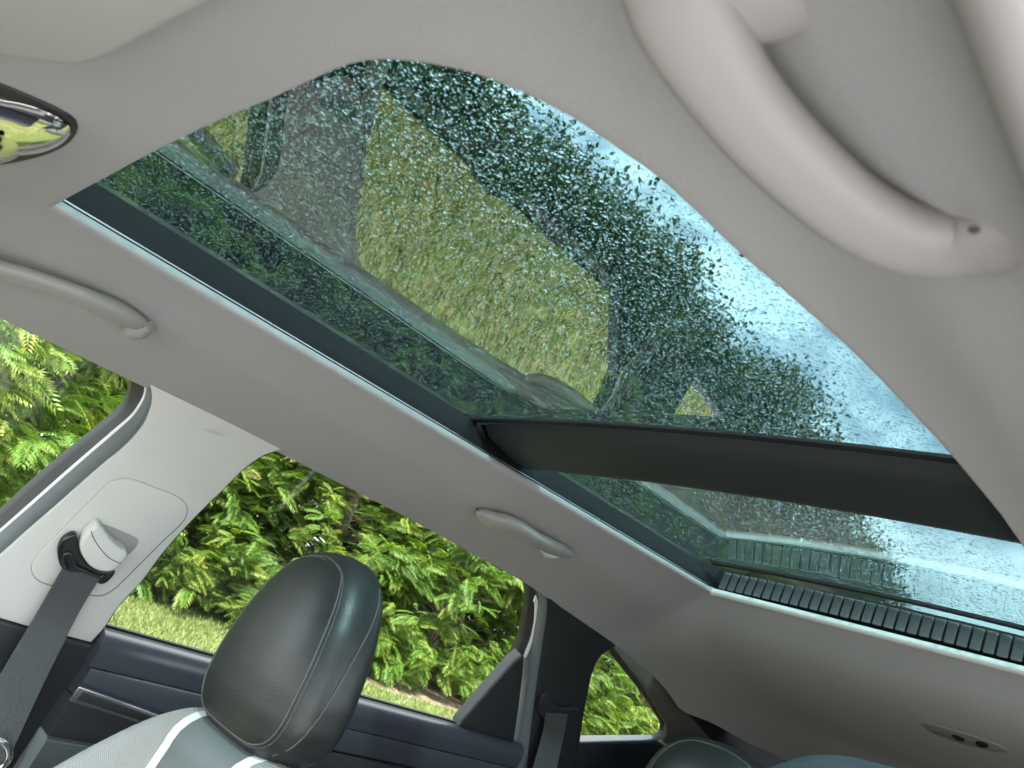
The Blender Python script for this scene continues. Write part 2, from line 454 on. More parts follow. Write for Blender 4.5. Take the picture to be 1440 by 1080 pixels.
MT = dict(
    liner=fabric('headliner_cloth', (0.325, 0.317, 0.316)),
    cream=plastic('light_trim_plastic', (0.56, 0.56, 0.535), 0.45, 0.03, 4, 1100, 0.22),
    handle=plastic('grey_handle_plastic', (0.29, 0.28, 0.27), 0.42, 0.02, 3, 1400, 0.06),
    handle_near=plastic('pinkish_grey_handle_plastic', (0.25, 0.235, 0.23), 0.5, 0.02, 3, 1400, 0.05),
    visor=plastic('visor_vinyl', (0.32, 0.32, 0.30), 0.75, 0.03, 6, 700, 0.2),
    black=plastic('black_trim_plastic', (0.022, 0.023, 0.025), 0.5, 0.1, 6, 900, 0.12),
    navy=plastic('dark_door_plastic', (0.030, 0.033, 0.042), 0.33, 0.06, 6, 900, 0.12),
    slate=plastic('sunroof_frame_paint', (0.0085, 0.0085, 0.009), 0.65, 0.05, 5, 500, 0.03, spec=0.15),
    bar=plastic('crossbar_cover', (0.020, 0.024, 0.024), 0.55, 0.05, 5, 800, 0.1, spec=0.3),
    rubber=plastic('rubber_seal', (0.012, 0.012, 0.013), 0.6, 0.1, 10, 600, 0.1),
    seal=plastic('grey_flocked_seal', (0.13, 0.15, 0.155), 0.8, 0.08, 14, 500, 0.3),
    ribs=plastic('ribbed_shade_plastic', (0.10, 0.125, 0.125), 0.45, 0.05, 10, 500, 0.1),
    pale=plastic('pale_trim', (0.66, 0.68, 0.66), 0.35, 0.02, 5, 900, 0.03),
    chrome=plastic('chrome', (0.80, 0.80, 0.78), 0.05, 0.01, 4, 100, 0.0, metallic=1.0),
    satin=plastic('satin_metal', (0.55, 0.56, 0.58), 0.28, 0.03, 4, 400, 0.03, metallic=1.0),
    paint=plastic('white_body_paint', (0.70, 0.71, 0.72), 0.25, 0.01, 2, 300, 0.0, coat=0.5),
    cloth=plastic('dark_door_cloth', (0.045, 0.045, 0.048), 0.95, 0.25, 300, 900, 0.5, sheen=0.3),
    carpet=plastic('dark_carpet', (0.06, 0.06, 0.062), 0.95, 0.25, 60, 500, 0.5),
    leather=leather('black_leather', (0.014, 0.016, 0.016), 0.40),
    leather_lit=leather('lit_black_leather', (0.060, 0.085, 0.095), 0.45),  # lit copy of the headrest leather, blue-grey light put into the colour
    perf=leather('perforated_light_leather', (0.27, 0.265, 0.255), 0.5, perforated=True),
    mid=leather('pale_blue_grey_leather', (0.095, 0.108, 0.108), 0.45),
    stripe=leather('white_leather_stripe', (0.58, 0.58, 0.55), 0.45),
    piping=plastic('grey_piping', (0.055, 0.055, 0.053), 0.6, 0.1, 50, 600, 0.2),
    thread=plastic('dark_thread', (0.06, 0.06, 0.06), 0.7, 0.1, 50, 600, 0.2),
    belt=webbing('belt_webbing', (0.055, 0.057, 0.062)),
    belt2=webbing('black_belt_webbing', (0.020, 0.020, 0.021)),
    yellow=plastic('yellow_label', (0.80, 0.62, 0.04), 0.5, 0.03),
    lens=plastic('grass_reflection_lens', (0.55, 0.60, 0.20), 0.25, 0.03, 5, 400, 0.02, coat=0.6),  # yellow-green is the reflection of grass, painted into the button colour
    roofglass=sheet_glass('tinted_roof_glass', (0.115, 0.200, 0.208)),
    sideglass=sheet_glass('clear_side_glass', (0.92, 0.95, 0.92), 0.3),
    clear=clear_face('glass_outer_face'),
    water=water('rain_water'),
)

# ================================================================== THE PLACE OUTSIDE
def plane(name, x0, x1, y0, y1, z, mat, kind='structure', nx=1, ny=1, wob=0.0):
    V = []; Fc = []
    for j in range(ny + 1):
        for i in range(nx + 1):
            V.append((x0 + (x1 - x0) * i / nx, y0 + (y1 - y0) * j / ny, z + (random.uniform(-wob, wob) if wob else 0)))
    for j in range(ny):
        for i in range(nx):
            a = j * (nx + 1) + i
            Fc.append((a, a + 1, a + nx + 2, a + nx + 1))
    o = mesh_obj(name, V, Fc, mat); o['kind'] = kind
    return o

m_lawn = ground_mat('lawn_soil', (0.065, 0.075, 0.020), (0.165, 0.155, 0.055), 9.0)
m_bounce = ground_mat('bounce_concrete', (0.36, 0.36, 0.35), (0.47, 0.465, 0.455), 1.2, 0.85, 0.15, 0.004)
m_mulch = ground_mat('mulch', (0.09, 0.06, 0.04), (0.30, 0.22, 0.15), 14, 0.95, 0.9, 0.05)
plane('lawn_ground', -700, 700, -700, 700, 0.0, m_lawn)
plane('bounce_pad', -1.15, 9.0, -14, 16, 0.004, m_bounce)  # pale pad added out of view to bounce sunlight up to the lining

HEDGE = [  # x, y, scale, turn, variant
    (-8.0, -1.7, 1.00, 0.3, 0), (-8.2, 0.75, 1.05, 3.6, 1), (-11.6, 2.6, 1.05, 4.0, 2), (-11.9, 4.9, 1.10, 2.3, 0),
    (-10.6, 7.2, 1.1, 2.7, 2), (-9.9, 9.3, 1.12, 0.8, 2), (-9.7, 11.5, 1.05, 3.3, 0), (-9.9, 13.8, 1.1, 1.2, 1),
    (-10.1, 16.2, 1.0, 5.6, 2), (-10.4, 18.8, 1.1, 2.9, 0), (-11.0, 21.6, 1.1, 4.4, 1), (-9.4, -3.8, 1.0, 3.0, 2),
    (-13.4, 7.0, 1.15, 2.4, 0), (-12.4, 10.4, 1.15, 2.6, 0), (-12.4, 13.0, 1.1, 5.2, 2), (-12.6, 15.8, 1.15, 3.7, 1), (-13.2, 3.6, 1.15, 1.5, 2), (-12.2, 8.4, 1.15, 4.6, 1), (-12.0, 6.1, 1.05, 0.9, 2)]
# mulch bed following the hedge foot
mv, mf = [], []
bed = [(-12.6, -4), (-12.8, 3.6), (-12.4, 6.2), (-9.6, 7.0), (-8.95, 8.8), (-8.7, 11), (-8.8, 14), (-9.2, 18), (-9.8, 24)]
bedc = catmull([(a, b, 0) for a, b in bed], 60)
for i, p in enumerate(bedc):
    wv = 0.18 * math.sin(i * 1.7) + 0.1 * math.sin(i * 4.1)
    mv += [(p[0] + 0.95 + wv, p[1], 0.008), (p[0] - 5, p[1], 0.008)]
for i in range(59):
    mf.append((2 * i, 2 * i + 1, 2 * i + 3, 2 * i + 2))
tag(mesh_obj('mulch_bed', mv, mf, m_mulch), 'brown mulch bed along the foot of the hedge', kind='structure')

# grass blades on the part of the lawn that shows through the side windows
def grass():
    n = 110000
    x = rng.uniform(-13.2, -5.5, n); y = rng.uniform(2.2, 12.5, n)
    x[:45000] = rng.uniform(-6.5, -1.2, 45000); y[:45000] = rng.uniform(-0.5, 7.0, 45000)
    bx = np.interp(y, bedc[:, 1], bedc[:, 0]) + 0.95
    keep = x > bx - rng.exponential(0.08, n)
    x, y = x[keep], y[keep]; n = len(x)
    h = rng.uniform(0.03, 0.085, n); a = rng.uniform(0, 6.283, n); w = rng.uniform(0.006, 0.012, n)
    lx, ly = rng.normal(0, 0.03, n), rng.normal(0, 0.03, n)
    V = np.zeros((n, 3, 3))
    V[:, 0] = np.stack([x - np.cos(a) * w, y - np.sin(a) * w, np.zeros(n)], 1)
    V[:, 1] = np.stack([x + np.cos(a) * w, y + np.sin(a) * w, np.zeros(n)], 1)
    V[:, 2] = np.stack([x + lx, y + ly, h], 1)
    me = bpy.data.meshes.new('grass')
    me.vertices.add(3 * n); me.vertices.foreach_set('co', V.ravel())
    me.loops.add(3 * n); me.loops.foreach_set('vertex_index', np.arange(3 * n, dtype=np.int32))
    me.polygons.add(n); me.polygons.foreach_set('loop_start', np.arange(0, 3 * n, 3, dtype=np.int32))
    me.update(calc_edges=True)
    patch = 0.5 + 0.25 * np.sin(x * 2.1 + np.sin(y * 1.3)) + 0.25 * np.sin(y * 2.7 + x)
    tone = np.clip(rng.normal(0.42, 0.2, n) + 0.25 * (patch - 0.5), 0, 1)
    at = me.attributes.new('tone', 'FLOAT', 'POINT'); at.data.foreach_set('value', np.repeat(tone, 3))
    me.materials.append(foliage('grass_blade', (0.085, 0.118, 0.030), (0.138, 0.178, 0.052), (0.27, 0.24, 0.11), 0.3))
    o = bpy.data.objects.new('grass', me); COL.objects.link(o)
    tag(o, 'mown green lawn between the car and the hedge', 'grass', kind='stuff')
grass()

# ---- arborvitae hedge -------------------------------------------------------
def spray_template(seed, n_side=10, L=0.46):
    """one flat feathery plume of scale leaves: axis along +X, lying in XY, arching down at the tip"""
    r = random.Random(seed)
    T = []; TN = []                       # triangles (3,3) and the tone of their corners
    def arch(q):
        return -0.50 * max(0, q[0]) ** 2 - 0.30 * abs(q[1]) ** 1.4
    def blade(p, d, ln, w, t0, t1, lift=0.0):
        nx, ny = -d[1], d[0]
        m_ = (p[0] + d[0] * ln * 0.5, p[1] + d[1] * ln * 0.5); e = (p[0] + d[0] * ln, p[1] + d[1] * ln)
        z0 = arch(p); zm = arch(m_) + lift; ze = arch(e) - lift * 1.5
        a = (m_[0] + nx * w, m_[1] + ny * w, zm - .003); c = (m_[0] - nx * w, m_[1] - ny * w, zm + .003)
        T.append(((p[0], p[1], z0), c, a)); TN.append((t0, (t0 + t1) / 2, (t0 + t1) / 2))
        T.append((a, c, (e[0], e[1], ze))); TN.append(((t0 + t1) / 2, (t0 + t1) / 2, t1))
    blade((0, 0), (1, 0), L, 0.008, -.25, .25)
    for k in range(n_side):
        s = 0.10 + 0.86 * k / (n_side - 1)
        ln = L * (0.40 * (1 - s) ** 0.7 + 0.08) * r.uniform(0.85, 1.15) * (0.7 + 0.3 * min(1, s * 4))
        for sg in (-1, 1):
            ang = math.radians(r.uniform(34, 46)) * sg
            d = (math.cos(ang), math.sin(ang)); p = (L * (s + (0.035 if sg > 0 else 0)) , 0)
            blade(p, d, ln, 0.0105, -.30 + .15 * s, .28, 0.008)
            for j in (0.5,):
                if ln < 0.12: continue
                q = (p[0] + d[0] * ln * j, p[1] + d[1] * ln * j)
                for s2 in (-1, 1):
                    a2 = ang + s2 * math.radians(r.uniform(26, 38))
                    blade(q, (math.cos(a2), math.sin(a2)), ln * 0.34, 0.0085, -.05, .28, 0.004)
    return np.array(T), np.array(TN)

SPRAYS = [spray_template(s) for s in range(5)]

def rot_to(dirv, roll):
    """matrix whose columns are (dir, side, up) with the given roll about dir"""
    d = dirv / np.linalg.norm(dirv)
    up = np.array([0, 0, 1.0])
    if abs(d[2]) > 0.95: up = np.array([1.0, 0, 0])
    s = np.cross(up, d); s /= np.linalg.norm(s); u = np.cross(d, s)
    c, q = math.cos(roll), math.sin(roll)
    s2 = s * c + u * q; u2 = np.cross(d, s2)
    return np.stack([d, s2, u2], axis=1)

def tri_mesh(name, tris, tone, mat):
    n = len(tris)
    me = bpy.data.meshes.new(name)
    me.vertices.add(3 * n); me.vertices.foreach_set('co', tris.reshape(-1).astype(np.float32))
    me.loops.add(3 * n); me.loops.foreach_set('vertex_index', np.arange(3 * n, dtype=np.int32))
    me.polygons.add(n); me.polygons.foreach_set('loop_start', np.arange(0, 3 * n, 3, dtype=np.int32))
    me.update(calc_edges=True)
    at = me.attributes.new('tone', 'FLOAT', 'POINT'); at.data.foreach_set('value', tone.astype(np.float32))
    me.materials.append(mat)
    return me

m_bark = plastic('bark', (0.055, 0.042, 0.032), 0.9, 0.35, 20, 60, 0.8, gdist=0.01)
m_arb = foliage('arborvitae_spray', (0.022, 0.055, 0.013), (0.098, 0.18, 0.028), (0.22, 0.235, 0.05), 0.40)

def arborvitae_mesh(seed, H=6.8, R=1.8, nb=300, per=16):
    r = np.random.default_rng(seed)
    tris, tones = [], []
    limbs = []
    for b in range(nb):
        # branches thin out upwards
        s = r.uniform(0, 1) ** 1.5
        z0 = 0.15 + s * (H - 0.5)
        az = r.uniform(0, 2 * math.pi)
        rad = R * (1 - s ** 1.35) ** 0.8 * r.uniform(0.72, 1.12) + 0.12
        if z0 < 0.7: rad *= 0.88
        o = np.array([math.cos(az), math.sin(az), 0.0])
        root = np.array([0, 0, max(0.1, z0 - 0.35 * rad)])
        tip = o * rad + np.array([0, 0, z0 + r.uniform(0.0, 0.22)])
        limbs.append((root, tip))
        bt = r.normal(0.62, 0.12)
        special = r.uniform() < 0.05
        for k in range(per):
            q = r.uniform(0.5, 1.0) if k > 2 else 1.0
            base = root + (tip - root) * q + r.normal(0, 0.035, 3)
            yaw = r.uniform(-1.25, 1.25) * (1.15 - 0.5 * q)
            dv = np.array([math.cos(az + yaw), math.sin(az + yaw), r.uniform(-0.35, 0.75)])
            Rm = rot_to(dv, r.normal(0, 0.6))
            sc = r.uniform(0.5, 0.98) * (0.9 if s < 0.8 else 0.75)
            t, tb = SPRAYS[r.integers(0, 5)]; t = t * sc
            w = t.reshape(-1, 3) @ Rm.T
            w[:, 2] -= 0.45 * np.maximum(0, t[:, :, 0].reshape(-1)) ** 2     # droop under own weight
            tris.append((w + base).reshape(-1, 3, 3))
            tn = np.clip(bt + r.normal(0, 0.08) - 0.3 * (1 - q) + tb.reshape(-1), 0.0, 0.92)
            if special and r.uniform() < 0.5: tn = np.clip(tn + 0.35, 0, 1)
            tones.append(tn)
    me = tri_mesh('arborvitae_crown', np.concatenate(tris), np.concatenate(tones), m_arb)
    # trunk and limbs
    V, Fc = [], []
    def limb(a, b, ra, rb, seg=5):
        i0 = len(V); d = (b - a) / np.linalg.norm(b - a)
        Rm = rot_to(d, 0)
        for p, rr in ((a, ra), (b, rb)):
            for k in range(seg):
                an = 6.283 * k / seg; V.append(p + Rm[:, 1] * rr * math.cos(an) + Rm[:, 2] * rr * math.sin(an))
        for k in range(seg):
            k2 = (k + 1) % seg; Fc.append((i0 + k, i0 + k2, i0 + seg + k2, i0 + seg + k))
    zs = np.linspace(0, H * 0.96, 9)
    for i in range(8):
        limb(np.array([0, 0, zs[i]]), np.array([0, 0, zs[i + 1]]), 0.13 * (1 - zs[i] / H) + .01, 0.13 * (1 - zs[i + 1] / H) + .01, 9)
    for a, b in limbs: limb(a, a + (b - a) * 0.7, 0.011, 0.003)
    tm = bpy.data.meshes.new('arborvitae_trunk'); tm.from_pydata([tuple(map(float, v)) for v in V], [], Fc); tm.materials.append(m_bark)
    return me, tm

ARB = [arborvitae_mesh(100 + k) for k in range(3)]
for k in range(3):
    pass
ARB_LABELS = [
    'near arborvitae seen low through the front passenger window', 'close arborvitae filling the front passenger window', 'arborvitae whose foot stands behind the strip of lawn',
    'arborvitae just right of the light door pillar', 'arborvitae rising behind the black headrest', 'arborvitae right of the black headrest in the rear side window',
    'arborvitae in the middle of the rear side window', 'arborvitae at the back corner of the rear side window', 'arborvitae hidden mostly behind the black rear pillar',
    'arborvitae filling the small rear quarter window', 'far arborvitae beyond the small rear quarter window', 'arborvitae at the front end of the hedge',
    'back-row arborvitae glimpsed over the headrest', 'back-row arborvitae dark between the two right of the headrest', 'back-row arborvitae dark near the rear window corner', 'back-row arborvitae behind the rear pillar', 'back-row arborvitae beside the light pillar', 'back-row arborvitae filling the gap just above the headrest', 'back-row arborvitae left of the headrest top']
def plant(name, loc, label, cat, group, parts, scale, turn):
    e = bpy.data.objects.new(name, None); COL.objects.link(e)
    e.location = loc; e.scale = (scale,) * 3; e.rotation_euler = (0, 0, turn)
    e['label'] = label; e['category'] = cat; e['group'] = group
    for pn, me in parts:
        c = bpy.data.objects.new(pn, me); COL.objects.link(c); c.parent = e
    return e
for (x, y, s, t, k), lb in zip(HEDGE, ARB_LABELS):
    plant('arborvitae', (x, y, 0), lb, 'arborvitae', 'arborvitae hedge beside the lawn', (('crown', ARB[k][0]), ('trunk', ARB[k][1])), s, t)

# ---- tall broadleaf trees behind the hedge, seen through the roof glass ------
m_leaf = foliage('broadleaf', (0.018, 0.038, 0.014), (0.055, 0.095, 0.026), (0.11, 0.14, 0.04), 0.3)
def broadleaf_mesh(seed, H=12.0, R=3.4, nclump=185, per=190):
    r = np.random.default_rng(seed)
    tris, tones = [], []; V, Fc = [], []
    def limb(a, b, ra, rb, seg=6):
        i0 = len(V); d = (b - a) / np.linalg.norm(b - a); Rm = rot_to(d, 0)
        for p, rr in ((a, ra), (b, rb)):
            for k in range(seg):
                an = 6.283 * k / seg; V.append(p + Rm[:, 1] * rr * math.cos(an) + Rm[:, 2] * rr * math.sin(an))
        for k in range(seg):
            k2 = (k + 1) % seg; Fc.append((i0 + k, i0 + k2, i0 + seg + k2, i0 + seg + k))
    zs = np.linspace(0, H * 0.85, 8); cx = np.cumsum(r.normal(0, 0.12, 8)); cy = np.cumsum(r.normal(0, 0.12, 8)); cx -= cx[0]; cy -= cy[0]
    for i in range(7):
        limb(np.array([cx[i], cy[i], zs[i]]), np.array([cx[i + 1], cy[i + 1], zs[i + 1]]), 0.24 * (1 - zs[i] / H) + .02, 0.24 * (1 - zs[i + 1] / H) + .02, 9)
    for c in range(nclump):
        u_ = r.uniform(-1, 1); a = r.uniform(0, 6.283); q = r.uniform(0.35, 1.0) ** 0.5
        zc = H * (0.58 + 0.40 * u_)
        rr = R * math.sqrt(max(0.03, 1 - abs(u_) ** 2.2)) * q * r.uniform(0.8, 1.15)
        ctr = np.array([math.cos(a) * rr, math.sin(a) * rr, zc])
        if c % 2 == 0: limb(np.array([np.interp(zc - rr * .5, zs, cx), np.interp(zc - rr * .5, zs, cy), max(1, zc - rr * .5)]), ctr, 0.05, 0.012, 5)
        p = ctr + r.normal(0, 1, (per, 3)) * np.array([0.5, 0.5, 0.36])
        sz = r.uniform(0.05, 0.11, per)
        n1 = r.normal(0, 1, (per, 3)); n1 /= np.linalg.norm(n1, axis=1)[:, None]
        n2 = np.cross(n1, r.normal(0, 1, (per, 3))); n2 /= np.linalg.norm(n2, axis=1)[:, None]
        A = p - n1 * sz[:, None]; B = p + n2 * sz[:, None] * .55; C = p + n1 * sz[:, None]; D = p - n2 * sz[:, None] * .55
        tris.append(np.concatenate([np.stack([A, B, C], 1), np.stack([A, C, D], 1)]))
        tn = np.clip(r.normal(0.45, 0.15) + r.normal(0, 0.12, per), 0, 1)
        tones.append(np.repeat(np.concatenate([tn, tn]), 3))
    me = tri_mesh('broadleaf_crown', np.concatenate(tris), np.concatenate(tones), m_leaf)
    tm = bpy.data.meshes.new('broadleaf_trunk'); tm.from_pydata([tuple(map(float, v)) for v in V], [], Fc); tm.materials.append(m_bark)
    return me, tm
BRO = [broadleaf_mesh(300 + k) for k in range(3)]
TREES = [
    (-15.5, -1.5, 1.00, 0.2, 0, 'dark tree behind the hedge at the front edge of the roof glass'),
    (-15.0, 3.0, 1.05, 3.2, 1, 'dark broadleaf tree rising behind the hedge at the front of the roof glass'),
    (-15.0, 7.0, 1.15, 2.0, 2, 'dark broadleaf tree left of the middle of the roof glass'),
    (-14.5, 11.0, 1.12, 4.1, 0, 'tall broadleaf tree dark against the middle of the roof glass'),
    (-18.0, 8.5, 1.32, 5.1, 1, 'taller tree standing in the second row at the top of the roof glass'),
    (-14.5, 15.0, 1.14, 1.0, 1, 'tall broadleaf tree right of the middle of the roof glass'),
    (-18.5, 14.5, 1.30, 0.4, 2, 'tall second-row tree behind the middle of the roof glass'),
    (-15.0, 19.5, 1.12, 5.0, 2, 'broadleaf tree whose crown edge meets the bright sky'),
    (-15.0, 25.0, 1.18, 3.0, 0, 'tree just above the roof crossbar against the sky'),
    (-15.5, 31.0, 1.10, 2.2, 1, 'distant tree low behind the rear roof glass'),
    (-15.5, 38.0, 0.95, 0.6, 2, 'farthest tree, beside the cloud in the rear roof glass'),
]
for x, y, s, t, k, lb in TREES:
    plant('broadleaf_tree', (x, y, 0), lb, 'tree', 'trees behind the hedge', (('crown', BRO[k][0]), ('trunk', BRO[k][1])), s, t)

# ================================================================== THE CAR
car = empty('car', (0, 0.9, 0), 'white car seen from inside, grey cloth roof lining and wide rain-spotted glass roof', 'car')

# ---- opening in the roof lining, traced on the lining's own height
OPEN_PIX = [(66, 291), (117, 263), (207, 214), (303, 167), (363, 142), (430, 111), (480, 90), (512, 83), (547, 82), (613, 90),
            (680, 107), (763, 143), (813, 170), (880, 216), (947, 266), (1043, 357), (1120, 423), (1210, 503), (1293, 587), (1347, 643), (1413, 720)]
o1 = [at_z(u, v, ZC + 0.25)[:2] for u, v in OPEN_PIX]
XL, YR = -0.390, 1.650
front = catmull(o1, 150)
right_end = front[-1]
tail = [right_end, (0.40, 1.1), (0.402, 1.35), (0.40, 1.60)]
right = catmull([(a, b) for a, b in tail], 40)[1:]
rear = np.stack([np.linspace(0.385, XL + 0.012, 50), np.full(50, YR)], 1)
left = np.stack([np.full(90, XL), np.linspace(YR - 0.012, front[0][1] + 0.004, 90)], 1)
CONT = np.concatenate([front, right, rear, left])
CONT[:, 0] = np.maximum(CONT[:, 0], XL)
NC = len(CONT)
# smoothed outward normals
tn = np.roll(CONT, -2, 0) - np.roll(CONT, 2, 0)
nrm = np.stack([tn[:, 1], -tn[:, 0]], 1); nrm /= np.linalg.norm(nrm, axis=1)[:, None]
cen = CONT.mean(0)
if ((CONT - cen) * nrm).sum() < 0: nrm = -nrm
for _ in range(3):
    nrm = (np.roll(nrm, 1, 0) + nrm + np.roll(nrm, -1, 0)); nrm /= np.linalg.norm(nrm, axis=1)[:, None]

OUTER = [(-0.605, -0.30), (-0.605, 2.02), (-0.40, 2.27), (-0.2, 2.33), (0.0, 2.35), (0.36, 2.30), (0.545, 2.02), (0.545, -0.30)]
def ray_outer(S, D):
    best = 1e9
    for i in range(len(OUTER)):
        a = np.array(OUTER[i]); b = np.array(OUTER[(i + 1) % len(OUTER)]); e = b - a
        den = D[0] * e[1] - D[1] * e[0]
        if abs(den) < 1e-9: continue
        w_ = a - S
        t = (w_[0] * e[1] - w_[1] * e[0]) / den; q = (w_[0] * D[1] - w_[1] * D[0]) / den
        if t > 1e-6 and -1e-6 <= q <= 1 + 1e-6: best = min(best, t)
    return S + D * best
rings = []
def ring_off(off, dz):
    P = CONT + nrm * off
    return [(p[0], p[1], liner_z(*CONT[i]) + dz) for i, p in enumerate(P)]
for _o, _d in ((0.018, 0.0165), (0.0075, 0.0162), (0.0025, 0.0148), (-0.0015, 0.0120), (-0.0038, 0.0085), (-0.0042, 0.0052), (-0.0030, 0.0022), (0.0000, 0.0003)):
    rings.append(ring_off(_o, _d))
NR = 34
outs = []
for i, p in enumerate(CONT):
    S = np.array([0.0, min(max(p[1], 0.42), 1.42)]); D = p - S
    outs.append(ray_outer(S, D / np.linalg.norm(D)))
outs = np.array(outs)
for k in range(1, NR + 1):
    s = (k / NR)
    r_ = []
    for i, p in enumerate(CONT):
        q = p + nrm[i] * 0.002 * (1 - s); q = q * (1 - s) + outs[i] * s
        r_.append((q[0], q[1], liner_z(q[0], q[1])))
    rings.append(r_)
# turned-up outer hem
rings.append([(p[0] + (p[0] > 0) * 0.002 - (p[0] < 0) * 0.002, p[1], p[2] + 0.010) for p in rings[-1]])
V = [p for r_ in rings for p in r_]; Fc = []
for k in range(len(rings) - 1):
    for i in range(NC):
        j = (i + 1) % NC
        Fc.append((k * NC + i, k * NC + j, (k + 1) * NC + j, (k + 1) * NC + i))
headliner = mesh_obj('headliner', V, Fc, MT['liner'], car, sharp=80)

# ---- sunroof frame, glass, crossbar
def glass_z(x):
    return ZC + 0.318 + 0.016 * (1 - (x / 0.5) ** 2)
wall = []
for off, dz in ((0.010, 0.016), (0.012, 0.022), (0.022, 0.036), (0.036, 0.052), (0.052, 0.072)):
    wall.append([(p[0], p[1], min(liner_z(*CONT[i]) + dz, glass_z(p[0]) - 0.003)) for i, p in enumerate(CONT + nrm * off)])
V = [p for r_ in wall for p in r_]; Fc = []
for k in range(len(wall) - 1):
    for i in range(NC):
        j = (i + 1) % NC
        Fc.append((k * NC + i, k * NC + j, (k + 1) * NC + j, (k + 1) * NC + i))
sun_frame = mesh_obj('sunroof_frame', V, Fc, MT['slate'], car, sharp=60)
# bright edge strip lying in the groove beside the lining
idx = list(range(NC - 90, NC)) + list(range(0, 3))
trim = [np.array([CONT[i][0] + nrm[i][0] * 0.0095, CONT[i][1] + nrm[i][1] * 0.0095, liner_z(*CONT[i]) + 0.0195]) for i in idx[:-2]]
sweep('edge_strip', trim, 0.0008, 0.0011, (0, 0, 1), MT['satin'], sun_frame, 8)

def glass_panel(name, x0, x1, y0, y1, parent):
    nx, ny = 24, 2
    V, Fc, mi = [], [], []
    for lay in (0.0, 0.0045):
        for j in range(ny + 1):
            for i in range(nx + 1):
                x = x0 + (x1 - x0) * i / nx
                V.append((x, y0 + (y1 - y0) * j / ny, glass_z(x) + lay))
    W = nx + 1; H0 = W * (ny + 1)
    for lay in (0, 1):
        for j in range(ny):
            for i in range(nx):
                a = lay * H0 + j * W + i
                Fc.append((a, a + 1, a + W + 1, a + W)); mi.append(lay)
    for i in range(nx):
        Fc.append((i, i + 1, H0 + i + 1, H0 + i)); mi.append(2)
        a = ny * W + i; Fc.append((a, a + 1, H0 + a + 1, H0 + a)); mi.append(2)
    for j in range(ny):
        a = j * W; Fc.append((a, a + W, H0 + a + W, H0 + a)); mi.append(2)
        a = j * W + nx; Fc.append((a, a + W, H0 + a + W, H0 + a)); mi.append(2)
    o = mesh_obj(name, V, Fc, MT['roofglass'], parent, sharp=40)
    o.data.materials.append(MT['clear']); o.data.materials.append(MT['rubber'])
    o.data.polygons.foreach_set('material_index', mi)
    return o
g1 = glass_panel('glass_panel', -0.53, 0.53, -0.03, 0.850, sun_frame)
g2 = glass_panel('glass_panel', -0.53, 0.53, 0.940, 1.760, sun_frame)

# rain: thousands of small sessile drops standing on the outer face
def drops(name, x0, x1, y0, y1, pitch, parent, seed):
    r = np.random.default_rng(seed)
    nx, ny = int((x1 - x0) / pitch), int((y1 - y0) / pitch)
    gx, gy = np.meshgrid(np.arange(nx), np.arange(ny)); gx, gy = gx.ravel(), gy.ravel()
    x = x0 + (gx + 0.5 + r.uniform(-0.48, 0.48, gx.size)) * pitch
    y = y0 + (gy + 0.5 + r.uniform(-0.48, 0.48, gx.size)) * pitch
    keep = r.uniform(0, 1, gx.size) < 0.86
    x, y = x[keep], y[keep]; n = x.size
    rad = pitch * np.clip(r.lognormal(-1.30, 0.45, n), 0.12, 0.95)
    el = r.uniform(0.8, 1.35, n)
    hh = rad * r.uniform(0.16, 0.36, n)
    S = 5
    ang = np.arange(S) * 2 * math.pi / S
    base = np.stack([np.cos(ang), np.sin(ang)], 1)
    jit = r.uniform(0.82, 1.15, (n, S))
    V = np.zeros((n, 2 * S + 1, 3))
    rot = r.uniform(0, math.pi, n); c, s = np.cos(rot), np.sin(rot)
    for li, (fr, fz) in enumerate(((1.0, 0.0), (0.74, 0.62))):
        bx = base[None, :, 0] * rad[:, None] * jit * fr * el[:, None]; by = base[None, :, 1] * rad[:, None] * jit * fr / el[:, None]
        V[:, li * S:(li + 1) * S, 0] = x[:, None] + bx * c[:, None] - by * s[:, None]
        V[:, li * S:(li + 1) * S, 1] = y[:, None] + bx * s[:, None] + by * c[:, None]
        V[:, li * S:(li + 1) * S, 2] = (fz * hh)[:, None]
    V[:, 2 * S] = np.stack([x, y, hh], 1)
    V[:, :, 2] += ZC + 0.318 + 0.016 * (1 - (V[:, :, 0] / 0.5) ** 2) + 0.0047
    V[:, :S, 2] = np.maximum(V[:, :S, 2], 0)
    quads = [(k, (k + 1) % S, S + (k + 1) % S, S + k) for k in range(S)]
    tris = [(S + k, S + (k + 1) % S, 2 * S) for k in range(S)]
    bott = list(range(S))[::-1]
    loops = np.array([i for q in quads for i in q] + [i for t in tris for i in t] + bott, dtype=np.int64)
    sizes = [4] * S + [3] * S + [S]
    starts = np.concatenate([[0], np.cumsum(sizes)[:-1]])
    LP = (loops[None, :] + (np.arange(n) * (2 * S + 1))[:, None]).ravel().astype(np.int32)
    ST = (starts[None, :] + (np.arange(n) * loops.size)[:, None]).ravel().astype(np.int32)
    me = bpy.data.meshes.new(name)
    me.vertices.add(n * (2 * S + 1)); me.vertices.foreach_set('co', V.ravel().astype(np.float32))
    me.loops.add(LP.size); me.loops.foreach_set('vertex_index', LP)
    me.polygons.add(ST.size); me.polygons.foreach_set('loop_start', ST)
    me.update(calc_edges=True)
    sm = np.tile(np.array([True] * (2 * S) + [False]), n); me.polygons.foreach_set('use_smooth', sm)
    me.materials.append(MT['water'])
    o = bpy.data.objects.new(name, me); link(o, parent); WORLD_OF[o.name] = Vector((0, 0, 0))
    o['kind'] = 'stuff'
    return o
drops('raindrops', -0.47, 0.44, 0.06, 0.845, 0.0034, sun_frame, 11)
drops('raindrops', -0.47, 0.30, 0.945, 1.68, 0.0049, sun_frame, 12)

